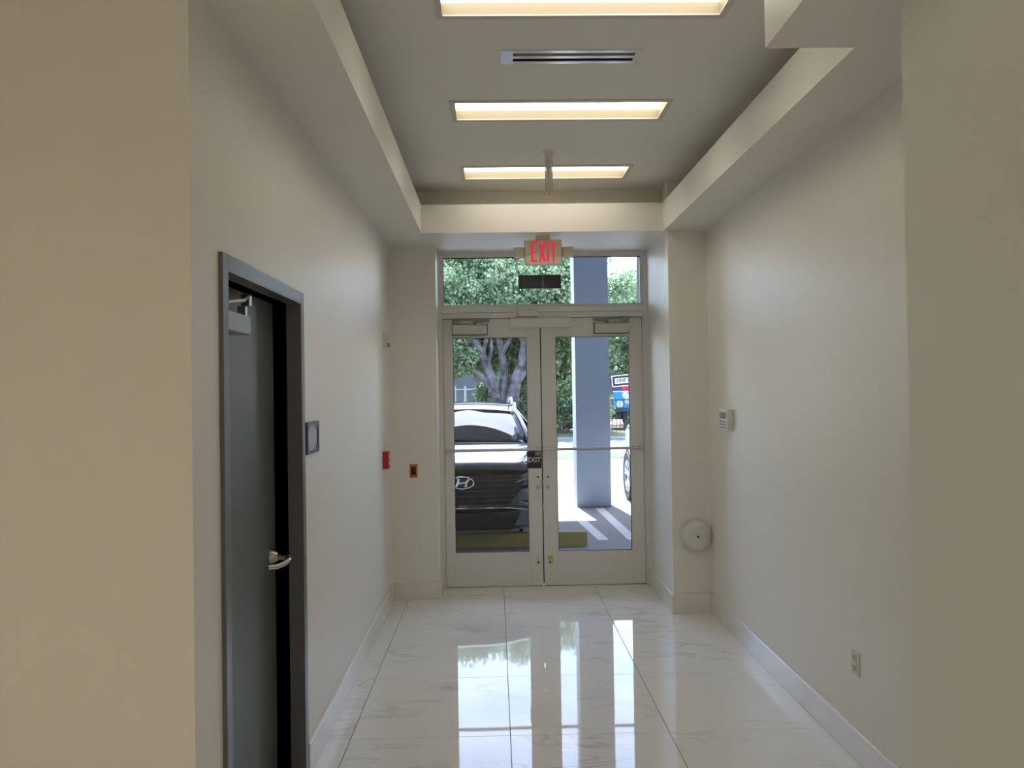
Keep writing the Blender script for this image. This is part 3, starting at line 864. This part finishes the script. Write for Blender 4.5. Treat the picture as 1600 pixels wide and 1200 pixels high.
def make_car(label, paint, dark):
    root = empty('car', (0, 0, 0), label, 'car')
    P = paint
    st = [  # y, half width, bottom, shoulder z, top z (centre)
        (0.00, 0.84, 0.27, 0.86, 0.925), (0.06, 0.88, 0.25, 0.90, 0.975), (0.25, 0.905, 0.24, 0.94, 1.015),
        (0.62, 0.925, 0.24, 0.98, 1.065), (1.05, 0.93, 0.24, 1.01, 1.115), (1.42, 0.93, 0.24, 1.02, 1.135),
        (2.2, 0.93, 0.24, 1.04, 1.10), (3.2, 0.93, 0.24, 1.05, 1.10), (4.1, 0.92, 0.26, 1.06, 1.10), (4.42, 0.88, 0.30, 1.04, 1.08), (4.52, 0.82, 0.40, 0.98, 1.02)]
    rows = []
    for y, w, zb, zs, zt in st:
        half = [(w * 0.55, zb), (w * 0.93, zb + 0.02), (w * 0.985, zb + 0.14), (w, 0.56), (w * 0.99, 0.74), (w * 0.975, zs - 0.05), (w * 0.93, zs + 0.012),
                (w * 0.80, zt - 0.030), (w * 0.62, zt - 0.016), (w * 0.40, zt - 0.006), (w * 0.20, zt)]
        full = half + [(0, zt + 0.001)] + [(-a, b) for a, b in reversed(half)]
        rows.append([bow(a, y, b) for a, b in full])
    me = grid_mesh(rows, 'body', False)
    b = bmesh.new(); b.from_mesh(me)
    b.verts.ensure_lookup_table()
    n = len(rows[0])
    for base in (0, (len(rows) - 1) * n):  # end caps row by row
        for k in range(n // 2):
            a, c = base + k, base + n - 1 - k
            a2, c2 = base + k + 1, base + n - 2 - k
            if a2 == c2:
                b.faces.new((b.verts[a], b.verts[a2], b.verts[c]))
            else:
                b.faces.new((b.verts[a], b.verts[a2], b.verts[c2], b.verts[c]))
    for i in range(len(rows) - 1):  # floor pan
        b.faces.new((b.verts[i * n], b.verts[(i + 1) * n], b.verts[(i + 1) * n + n - 1], b.verts[i * n + n - 1]))
    bmesh.ops.recalc_face_normals(b, faces=b.faces[:])
    b.to_mesh(me); b.free()
    body = link('body', me, P, root, smooth=True)
    # cut the wheel arches
    cut = MB()
    WH = [(0.93, 1.03), (0.93, 3.70)]
    for (wx, wy) in WH:
        for s in (1, -1):
            cut.cyl((s * 0.62, wy, 0.37), (s * 1.1, wy, 0.37), 0.385, n=40)
    cm = cut.mesh('cut')
    co = bpy.data.objects.new('cut', cm); COL.objects.link(co)
    co.location = (0, 0, 0)
    bo = body
    md = bo.modifiers.new('b', 'BOOLEAN'); md.object = co; md.operation = 'DIFFERENCE'; md.solver = 'EXACT'
    bpy.context.view_layer.update()
    dg = bpy.context.evaluated_depsgraph_get(); dg.update()
    nm = bpy.data.meshes.new_from_object(bo.evaluated_get(dg))
    bo.modifiers.clear(); bo.data = nm
    bpy.data.objects.remove(co)
    nm.set_sharp_from_angle(angle=math.radians(40))
    # roof, pillars, glass: curved panels
    def panel(name, lo, hi, hw0, hw1, m, rows_n=8, arch=0.06, bowy=0.10, par=root, crown=0.03):
        rr = []
        for i in range(rows_n + 1):
            t = i / rows_n
            y = lo[0] + (hi[0] - lo[0]) * t; z = lo[1] + (hi[1] - lo[1]) * t + crown * math.sin(math.pi * t)
            hw = hw0 + (hw1 - hw0) * t
            rr.append([(hw * u, y + bowy * u * u, z - arch * u * u) for u in [k / 6 for k in range(-6, 7)]])
        g = grid_mesh(rr, name)
        o = link(name, g, m, par, smooth=True)
        bake(o, [lambda q: setattr(q.modifiers.new('s', 'SOLIDIFY'), 'thickness', 0.012)])
        return o
    panel('windshield', (1.24, 1.118), (2.02, 1.510), 0.735, 0.585, M['carglass'], arch=0.035, bowy=0.16, crown=0.02)
    panel('cowl', (1.12, 1.108), (1.245, 1.116), 0.74, 0.74, M['black'], 2, arch=0.03, bowy=0.16)
    panel('roof', (2.02, 1.510), (2.60, 1.590), 0.585, 0.60, P, arch=0.045, bowy=0.12)
    panel('roof', (2.60, 1.590), (3.90, 1.560), 0.60, 0.56, P, arch=0.045, bowy=0.0)
    panel('rear_glass', (3.90, 1.555), (4.40, 1.10), 0.56, 0.72, M['carglass'], arch=0.05, bowy=-0.1)
    for s in (1, -1):
        # side glass and pillars
        nmr = []
        for t in [k / 8 for k in range(9)]:
            y0_ = 1.45 + t * 2.85; y1_ = 2.25 + t * 1.68
            nmr.append([(s * 0.885, y0_, 1.02), (s * 0.80, (y0_ + y1_) / 2, 1.27), (s * 0.612, y1_, 1.505 + 0.05 * math.sin(math.pi * t))])
        o = link('side_glass', grid_mesh(nmr, 'side_glass'), M['carglass'], root, smooth=True)
        bake(o, [lambda q: setattr(q.modifiers.new('s', 'SOLIDIFY'), 'thickness', 0.01)])
        MB().tube([(s * 0.79, 1.36, 1.06), (s * 0.735, 1.62, 1.20), (s * 0.665, 1.98, 1.375), (s * 0.60, 2.28, 1.495), (s * 0.60, 2.70, 1.575)], [0.026, 0.026, 0.028, 0.03, 0.03], 10).build('windshield_pillar', P, root, True)
        for py in (2.7, 3.45):
            MB().tube([(s * 0.895, py - 0.12, 1.02), (s * 0.81, py, 1.27), (s * 0.615, py + 0.05, 1.54)], 0.03, 8).build('door_pillar', M['black'], root, True)
        MB().tube([(s * 0.565, 2.30, 1.57), (s * 0.565, 2.45, 1.625), (s * 0.57, 3.0, 1.655), (s * 0.55, 3.6, 1.640), (s * 0.54, 3.75, 1.585)], [0.012, 0.018, 0.018, 0.018, 0.012], 8).build('roof_rail', M['satin'], root, True)
        mi = MB()
        mi.box(min(s * 0.93, s * 1.10), max(s * 0.93, s * 1.10), 1.50, 1.62, 1.00, 1.15, 0.035, 3)
        mo = mi.build('mirror', P, root, True)
        MB().tube([(s * 0.88, 1.58, 1.02), (s * 0.96, 1.57, 1.03)], 0.02, 8).build('mirror_foot', M['black'], mo)
        MB().box(min(s * 0.945, s * 1.085), max(s * 0.945, s * 1.085), 1.62, 1.623, 1.02, 1.13).build('mirror_glass', M['carglass'], mo)
        # wheels
        for wx, wy in WH:
            w = MB()
            xo = s * 0.935
            prof = [(0.215, -0.02), (0.335, 0.0), (0.355, -0.03), (0.357, -0.11), (0.355, -0.19), (0.335, -0.215), (0.215, -0.20)]
            w.lathe(prof, (xo, wy, 0.357), (s, 0, 0), 40)
            wo = w.build('tyre', M['tyre'], root, True)
            r_ = MB()
            r_.lathe([(0.235, -0.015), (0.225, -0.008), (0.212, -0.02), (0.205, -0.15)], (xo, wy, 0.357), (s, 0, 0), 36)
            for k in range(5):
                a = 2 * math.pi * k / 5 + 0.3
                for da in (-0.16, 0.16):
                    c, d_ = math.cos(a), math.sin(a)
                    c2, d2 = math.cos(a + da), math.sin(a + da)
                    r_.tube([(xo - s * 0.035, wy + c * 0.04, 0.357 + d_ * 0.04), (xo - s * 0.018, wy + c2 * 0.215, 0.357 + d2 * 0.215)], [0.022, 0.014], 6)
            r_.lathe([(0, -0.02), (0.04, -0.022), (0.05, -0.035), (0.0, -0.06)], (xo, wy, 0.357), (s, 0, 0), 20)
            r_.build('alloy_rim', M['rim'], wo, True)
            MB().lathe([(0, -0.12), (0.19, -0.12), (0.19, -0.15), (0, -0.15)], (xo, wy, 0.357), (s, 0, 0), 24).build('brake_disc', M['dark'], wo)
            MB().cyl((xo - s * 0.34, wy, 0.37), (xo - s * 0.30, wy, 0.37), 0.375, n=24).build('arch_liner', M['black'], wo)
    # nose: grille, lamps, trim lines laid on the bowed front
    def front(poly, name, m, thick=0.012, par=root, off=0.0, crease=None):
        """polygon in (x,z) laid on the nose"""
        bb = bmesh.new()
        A = [bb.verts.new((x, 0, z)) for x, z in poly]
        fc = bb.faces.new(A)
        bmesh.ops.triangulate(bb, faces=[fc])
        bmesh.ops.subdivide_edges(bb, edges=bb.edges[:], cuts=3, use_grid_fill=True)
        for v in bb.verts:
            q = bow(v.co.x, 0, v.co.z)
            v.co = (q[0], q[1] - off - thick, q[2])
        r = bmesh.ops.extrude_face_region(bb, geom=bb.faces[:])
        for v in [g for g in r['geom'] if isinstance(g, bmesh.types.BMVert)]:
            v.co.y += thick + 0.01
        bmesh.ops.recalc_face_normals(bb, faces=bb.faces[:])
        mm = bpy.data.meshes.new(name); bb.to_mesh(mm); bb.free()
        return link(name, mm, m, par)
    g = front([(-0.66, 0.855), (-0.60, 0.70), (-0.48, 0.56), (0.48, 0.56), (0.60, 0.70), (0.66, 0.855)], 'grille', M['grille'], 0.010)
    for k in range(5):
        z = 0.60 + 0.052 * k
        hw = 0.50 + (z - 0.56) * 0.45
        MB().tube([bow(hw * u, -0.020, z) for u in [q / 6 for q in range(-6, 7)]], 0.006, 6).build('grille_bar', M['blackp'], g)
    # emblem: slanted letter in an oval ring
    em = MB()
    ez, ew, eh = 0.795, 0.118, 0.062
    em.tube([(ew * math.cos(a), -0.024, ez + eh * math.sin(a)) for a in [2 * math.pi * k / 32 for k in range(33)]], 0.0065, 8)
    yo = (0, -0.034, ez)
    if dark:
        for sgn in (1, -1):
            em.prism([(sgn * p[0], sgn * p[1]) for p in ((-0.082, -0.044), (-0.056, -0.044), (-0.030, -0.004), (-0.026, 0.046), (-0.046, 0.046), (-0.050, 0.010))], yo, (1, 0, 0), (0, 0, 1), (0, 0.012, 0))
        em.prism([(-0.040, -0.014), (0.0, -0.006), (0.034, 0.002), (0.040, 0.014), (0.0, 0.006), (-0.034, -0.002)], (0, -0.033, ez), (1, 0, 0), (0, 0, 1), (0, 0.010, 0))
    em.build('emblem', M['chrome'], g, True)
    for s in (1, -1):
        hl = front([(s * 0.60, 0.700), (s * 0.70, 0.72), (s * 0.82, 0.73), (s * 0.84, 0.62), (s * 0.76, 0.565), (s * 0.64, 0.60)], 'headlamp', M['lamp'], 0.012)
        for q in (0.68, 0.76):
            MB().lathe([(0, -0.004), (0.030, -0.002), (0.034, 0.01), (0, 0.012)], bow(s * q, -0.016, 0.655), (0, 1, 0), 16).build('lamp_lens', M['chrome'], hl, True)
        front([(s * 0.60, 0.842), (s * 0.66, 0.870), (s * 0.845, 0.892), (s * 0.85, 0.868), (s * 0.68, 0.842), (s * 0.62, 0.815)], 'running_lamp', M['lamp'], 0.014)
        MB().tube([bow(s * x, -0.014, z) for x, z in ((0.55, 0.780), (0.62, 0.800), (0.72, 0.822), (0.84, 0.845))], 0.007, 6).build('lamp_brow', M['satin'], root)
        MB().tube([bow(s * x, -0.012, z) for x, z in ((0.62, 0.560), (0.70, 0.535), (0.82, 0.50))], 0.008, 6).build('lower_brow', M['satin'], root)
        # bonnet creases
        MB().tube([(s * 0.60, 0.26, 1.000), (s * 0.66, 0.5, 1.036), (s * 0.71, 0.85, 1.076), (s * 0.725, 1.2, 1.106)], [0.004, 0.010, 0.010, 0.005], 8).build('bonnet_crease', P, root, True)
    MB().tube([bow(x, -0.012, z) for x, z in ((-0.80, 0.45), (-0.67, 0.478), (-0.52, 0.508), (-0.43, 0.520), (-0.2, 0.523), (0, 0.523), (0.2, 0.523), (0.43, 0.520), (0.52, 0.508), (0.67, 0.478), (0.80, 0.45))], 0.0075, 8)\
        .build('bumper_trim', M['chrome'], root, True)
    front([(-0.60, 0.47), (-0.52, 0.30), (0.52, 0.30), (0.60, 0.47)], 'lower_intake', M['grille'], 0.006)
    MB().tube([(-0.5, 1.22, 1.130), (-0.2, 1.30, 1.165), (0.18, 1.28, 1.150)], 0.008, 6).build('wiper', M['black'], root)
    # cabin floor so the body reads solid
    return root

car1 = make_car('dark blue car parked nose-in behind the left glass door', M['carpaint'], True)
car1.location = (-0.352, 8.04, 0.0)
car1.scale = (1.02, 1.0, 0.98)
car2 = make_car('white car parked behind the pillar at the right edge of the doors', M['carwhite'], False)
car2.location = (2.965, 8.34, 0.0)
car2.scale = (1, 1, 1.06)

# ------------------------------------------------------------------ fences, sign, truck, far wall
def fence_green():
    y = 30.0
    f = empty('green_fence', (1, y, 0), 'dark green iron picket fence in front of the hedge', 'fence')
    x = -9.2
    while x < 12:
        bx('post', x - 0.03, x + 0.03, y - 0.03, y + 0.03, 0.0, 1.42, M['fenced'], f)
        x += 2.1
    bx('rail', -9.2, 12, y - 0.015, y + 0.015, 1.30, 1.34, M['fenced'], f)
    bx('rail', -9.2, 12, y - 0.015, y + 0.015, 0.14, 0.18, M['fenced'], f)
    pk = MB()
    x = -9.1
    while x < 12:
        pk.box(x - 0.009, x + 0.009, y - 0.009, y + 0.009, 0.06, 1.38)
        x += 0.15
    pk.build('picket', M['fenced'], f)['kind'] = 'stuff'
fence_green()
lf = empty('steel_fence', (-3.5, 37, 0), 'pale galvanised pipe fence far behind the roof of the dark car', 'fence')
for i, x in enumerate((-6.5, -4.9, -3.4, -2.4, -1.87, -1.41, -0.93, -0.3)):
    w = 0.065 if i == 5 else 0.028
    MB().cyl((x, 37, 0), (x, 37, 2.0), w, n=10).build('post', M['fencel'], lf)
MB().cyl((-6.5, 37, 1.83), (-0.3, 37, 1.83), 0.026, n=8).build('rail', M['fencel'], lf)
tag(bx('low_building', -16, 1.0, 43.5, 46, 0, 2.7, M['bluegrey']), 'low blue-grey wall behind the pale steel fence', 'building')

ow = empty('one_way_sign', (3.5, 20.2, 0), 'black and white ONE WAY arrow sign on a steel post', 'sign')
MB().cyl((3.60, 20.24, 0.01), (3.60, 20.24, 2.4), 0.028, n=10).build('post', M['fencel'], ow)
su = Vector((0.996, 0.0, 0.085)).normalized(); sv = Vector((-0.085, 0, 0.996)).normalized()
so = Vector((3.52, 20.2, 1.97))
def sgn_box(a0, a1, b0, b1, yoff, m, name):
    MB().prism([(a0, b0), (a1, b0), (a1, b1), (a0, b1)], so + Vector((0, yoff, 0)), su, sv, (0, 0.004, 0)).build(name, m, ow)
sgn_box(-0.46, 0.46, -0.15, 0.15, 0.0, M['paint'], 'plate')
sgn_box(-0.435, 0.435, -0.125, 0.125, -0.0045, M['blackp'], 'black_field')
MB().prism([(-0.38, -0.072), (0.22, -0.072), (0.22, -0.105), (0.40, 0.0), (0.22, 0.105), (0.22, 0.072), (-0.38, 0.072)], so + Vector((0, -0.009, 0)), su, sv, (0, 0.004, 0)).build('arrow', M['paint'], ow)
text_mesh('ONE WAY', 0.135, so + Vector((-0.06, -0.011, 0)), su, sv, 0.003, M['blackp'], 'lettering', ow, 0.88, 0.003)
bx('clamp_box', 3.04, 3.13, 20.26, 20.32, 2.03, 2.20, M['dark'], ow)
bx('crossbar', 3.04, 3.62, 20.27, 20.29, 2.10, 2.13, M['dark'], ow)

# painted truck on the road beyond
tk = empty('box_truck', (7.5, 33.9, 0), 'blue box truck with painted side far behind the pillar', 'truck')
ty = 32.9
bx('box', 5.0, 10.6, ty, ty + 1.9, 0.75, 2.25, M['navy'], tk, 0.03)
bx('side_panel', 5.02, 10.5, ty - 0.012, ty, 0.95, 1.62, M['cyan'], tk)
bx('stripe', 5.02, 10.5, ty - 0.02, ty - 0.012, 1.62, 1.665, M['paint'], tk)
for cx, cz in ((5.55, 1.48), (5.78, 1.38), (5.66, 1.24), (6.1, 1.02), (5.3, 1.1)):
    MB().lathe([(0, -0.03), (0.13, -0.025), (0.15, 0), (0, 0)], (cx, ty - 0.012, cz), (0, 1, 0), 14).build('blossom', M['paint'], tk)
for cx, cz in ((5.66, 1.84), (6.2, 1.25), (5.52, 1.80)):
    MB().lathe([(0, -0.02), (0.13, -0.018), (0.14, 0), (0, 0)], (cx, ty - 0.001 if cz > 1.66 else ty - 0.012, cz), (0, 1, 0), 14).build('red_spot', M['redp'], tk)
bx('chassis', 5.0, 11.0, ty + 0.2, ty + 1.8, 0.45, 0.75, M['black'], tk)
bx('cab', 10.6, 12.2, ty + 0.05, ty + 1.85, 0.5, 2.1, M['carwhite'], tk, 0.12, 3)
for wx in (5.9, 6.8, 11.3):
    w = MB().lathe([(0.0, 0.0), (0.42, 0.0), (0.45, 0.03), (0.45, 0.22), (0.42, 0.25), (0, 0.25)], (wx, ty + 0.02, 0.45), (0, 1, 0), 24).build('wheel', M['tyre'], tk, True)
    MB().lathe([(0.0, -0.02), (0.2, -0.01), (0.24, 0.0)], (wx, ty + 0.02, 0.45), (0, 1, 0), 18).build('hub', M['rim'], w, True)

# ------------------------------------------------------------------ trees and shrubs
def leaves(clusters, per, size, seed, mat_, name, parent, spread=0.42, flat=0.8):
    """leaf blades scattered in clusters (x,y,z,r)"""
    rg = np.random.default_rng(seed)
    C = np.array(clusters, np.float64)
    n = len(C) * per
    idx = np.repeat(np.arange(len(C)), per)
    d = rg.normal(size=(n, 3)); d /= np.linalg.norm(d, axis=1)[:, None]
    rad = C[idx, 3] * (0.35 + 0.65 * rg.random(n) ** 0.5)
    p = C[idx, :3] + d * rad[:, None] * np.array([1, 1, flat])
    u = rg.normal(size=(n, 3)); u[:, 2] -= 0.4; u /= np.linalg.norm(u, axis=1)[:, None]
    t = rg.normal(size=(n, 3)) + np.array([0, 0, 0.6])
    v = np.cross(t, u); v /= np.linalg.norm(v, axis=1)[:, None]
    L_ = size * (0.7 + 0.6 * rg.random(n)); Wd = L_ * 0.30
    co = np.empty((n, 4, 3))
    co[:, 0] = p
    co[:, 1] = p + u * (L_ * 0.45)[:, None] + v * Wd[:, None]
    co[:, 2] = p + u * L_[:, None]
    co[:, 3] = p + u * (L_ * 0.45)[:, None] - v * Wd[:, None]
    me = bpy.data.meshes.new(name)
    me.vertices.add(n * 4)
    me.vertices.foreach_set('co', co.astype(np.float32).ravel())
    me.loops.add(n * 4)
    me.loops.foreach_set('vertex_index', np.arange(n * 4, dtype=np.int32))
    me.polygons.add(n)
    me.polygons.foreach_set('loop_start', np.arange(0, n * 4, 4, dtype=np.int32))
    me.polygons.foreach_set('loop_total', np.full(n, 4, np.int32))
    me.update(calc_edges=True)
    o = link(name, me, mat_, parent)
    o['kind'] = 'stuff'
    return o

def blob(rg, c, r, n, cr=(0.35, 0.7), shell=0.55, keep=None):
    out = []
    while len(out) < n:
        d = rg.normal(size=3); d /= np.linalg.norm(d)
        k = shell + (1 - shell) * rg.random()
        q = (c[0] + d[0] * r[0] * k, c[1] + d[1] * r[1] * k, c[2] + d[2] * r[2] * k, rg.uniform(*cr))
        if q[2] < 0.15: continue
        if keep and not keep(q): continue
        out.append(q)
    return out

def branch(name, pts, r, parent, n=9):
    return MB().tube(pts, r, n).build(name, M['bark'], parent, True)

rg = np.random.default_rng(11)
YT0 = 30.8
t1 = empty('tree', (0.3, YT0, 0), 'large many-trunked shade tree behind the roof of the dark car', 'tree')
branch('trunk', [(0.00, YT0, 0), (0.02, YT0, 1.3), (-0.08, YT0, 2.1), (-0.42, YT0 - .1, 3.0), (-0.85, YT0 - .2, 3.9), (-1.4, YT0 - .3, 5.2), (-1.9, YT0, 6.6)], [0.30, 0.24, 0.22, 0.19, 0.17, 0.13, 0.08], t1)
branch('trunk', [(0.30, YT0 + .2, 0), (0.28, YT0 + .2, 1.5), (0.40, YT0 + .1, 2.4), (0.28, YT0, 3.3), (0.12, YT0, 4.2), (0.4, YT0, 5.6), (0.6, YT0, 7.0)], [0.22, 0.18, 0.17, 0.15, 0.13, 0.10, 0.06], t1)
branch('trunk', [(0.62, YT0, 0), (0.68, YT0, 1.4), (0.86, YT0 - .1, 2.2), (1.10, YT0 - .2, 2.9), (1.24, YT0 - .2, 3.8), (1.7, YT0 - .2, 5.3), (2.2, YT0, 6.8)], [0.30, 0.26, 0.23, 0.19, 0.16, 0.12, 0.07], t1)
for pts, r in (([(0.80, YT0 - .1, 1.9), (1.25, YT0 - .3, 2.6), (1.75, YT0 - .4, 3.4), (2.4, YT0 - .4, 4.6)], [0.15, 0.12, 0.10, 0.06]),
               ([(-0.05, YT0, 1.8), (-0.55, YT0 - .2, 2.35), (-1.1, YT0 - .3, 2.8), (-2.0, YT0 - .4, 3.6), (-3.0, YT0 - .4, 4.6)], [0.14, 0.12, 0.11, 0.09, 0.05]),
               ([(-0.5, YT0 - .1, 3.1), (-0.3, YT0 - .3, 3.8), (-0.55, YT0 - .4, 4.6)], [0.10, 0.08, 0.05]),
               ([(0.30, YT0, 3.2), (0.75, YT0 - .2, 4.0), (0.95, YT0 - .3, 5.0)], [0.10, 0.08, 0.05]),
               ([(-0.3, YT0, 2.6), (-0.1, YT0 - .2, 3.4), (-0.15, YT0 - .2, 4.4)], [0.09, 0.07, 0.05]),
               ([(1.2, YT0 - .2, 3.5), (0.9, YT0 - .3, 4.3), (0.95, YT0 - .3, 5.0)], [0.08, 0.06, 0.04])):
    branch('branch', pts, r, t1, 8)
def crown_keep(q):
    # the fork stays open to view
    if q[0] > 4.0 and q[2] + q[3] > 6.85: return False
    return not (-0.65 < q[0] < 2.0 and q[2] < 4.3 and q[1] < YT0 + 1.0)
cl1 = blob(rg, (0.2, YT0 + 0.2, 6.4), (6.2, 3.2, 2.5), 620, (0.35, 0.7), 0.35, crown_keep)
cl1 += blob(rg, (-3.6, YT0 + 1.2, 4.1), (3.0, 1.8, 1.8), 220, (0.3, 0.6), 0.3, crown_keep)
cl1 += blob(rg, (0.6, YT0 + 1.9, 3.6), (3.4, 0.8, 1.9), 120, (0.3, 0.5), 0.2)
cl1 += blob(rg, (-2.0, YT0 - 0.2, 3.3), (1.5, 1.2, 1.2), 110, (0.25, 0.45), 0.2, crown_keep)
leaves(cl1, 190, 0.135, 1, M['leafA'], 'foliage', t1)

def small_tree(loc, h, rx, n, seed, label, m, per=120, size=0.17, ry=2.0, zlow=2.0, trunk=True):
    g = np.random.default_rng(seed)
    t = empty('tree', loc, label, 'tree')
    x, y, _ = loc
    branch('trunk', [(x, y, 0), (x + .1, y, h * .3), (x - .1, y, h * .55), (x + .2, y, h * .8)], [0.2, 0.16, 0.12, 0.06], t)
    c = blob(g, (x, y, (h + zlow) / 2), (rx, ry, (h - zlow) / 2), n, (0.3, 0.65), 0.3)
    leaves(c, per, size, seed, m, 'foliage', t)
    return t
small_tree((-4.6, 38.5, 0), 9.6, 4.2, 330, 21, 'dark tree behind the shade tree on the left', M['leafA'], zlow=1.6)
small_tree((2.3, 38.8, 0), 8.4, 3.2, 330, 22, 'dense tree behind the shade tree trunks, left of the truck', M['leafA'], zlow=0.9)
small_tree((7.9, 38.2, 0), 7.6, 2.4, 260, 23, 'lower rounded tree above the ONE WAY sign', M['leafA'], zlow=2.2)
small_tree((13.0, 38.6, 0), 9.2, 3.2, 200, 24, 'tall tree at the far right behind the truck', M['leafA'], zlow=1.8)
small_tree((-13.0, 39.0, 0), 9.0, 3.8, 160, 25, 'far tree beyond the left end of the steel fence', M['leafA'], zlow=1.2)

for k, (x_, y_, h_) in enumerate(((-13, 50, 9.5), (-7.0, 51, 10.5), (-1.2, 50, 9.8), (4.2, 51, 9.4), (10.2, 50, 7.8), (16.4, 51, 10.0))):
    small_tree((x_, y_, 0), h_, 3.9, 170, 40 + k, ('tall distant tree at the far left of the background', 'distant tree behind the low wall, left of the trunks', 'distant tree seen between the trunks of the shade tree',
        'distant tree behind the dense tree left of the pillar', 'distant lower tree behind the ONE WAY sign', 'distant tree beyond the truck cab')[k], M['leafA'], 90, 0.34, 1.6, 0.4)

def shrub(c, r, n, seed, label, m, size=0.15, per=110):
    g = np.random.default_rng(seed)
    t = empty('shrub', (c[0], c[1], 0), label, 'shrub', 'shrubs behind the green fence')
    for k in range(4):
        a = 2 * math.pi * k / 4 + 0.4
        MB().tube([(c[0] + .1 * math.cos(a), c[1] + .1 * math.sin(a), 0), (c[0] + r[0] * .3 * math.cos(a), c[1] + r[1] * .3 * math.sin(a), c[2]), (c[0] + r[0] * .5 * math.cos(a), c[1] + r[1] * .5 * math.sin(a), c[2] + r[2] * .6)], [0.03, 0.025, 0.012], 6).build('stem', M['bark'], t)
    leaves(blob(g, c, r, n, (0.22, 0.45), 0.35), per, size, seed, m, 'foliage', t)
shrub((2.7, 31.6, 1.7), (1.4, 0.9, 2.3), 150, 31, 'tall dense green shrub left of the pillar', M['leafB'])
shrub((1.3, 32.4, 1.3), (1.2, 0.9, 1.6), 110, 32, 'yellow-green flowering shrub right of the tree trunks', M['leafC'])
shrub((-0.1, 33.2, 1.0), (0.75, 0.7, 1.1), 70, 33, 'pale flowering shrub between the steel fence and the tree trunks', M['leafC'])
shrub((-3.6, 32.6, 0.8), (1.6, 0.9, 0.8), 90, 34, 'low shrub below the steel fence, behind the car roof', M['leafB'])
shrub((4.0, 31.8, 1.0), (0.7, 0.7, 1.2), 60, 35, 'dark green shrub hidden behind the pillar', M['leafB'])
shrub((11.4, 31.6, 0.9), (1.6, 0.8, 1.1), 80, 36, 'low green shrub before the truck at the far right', M['leafB'])
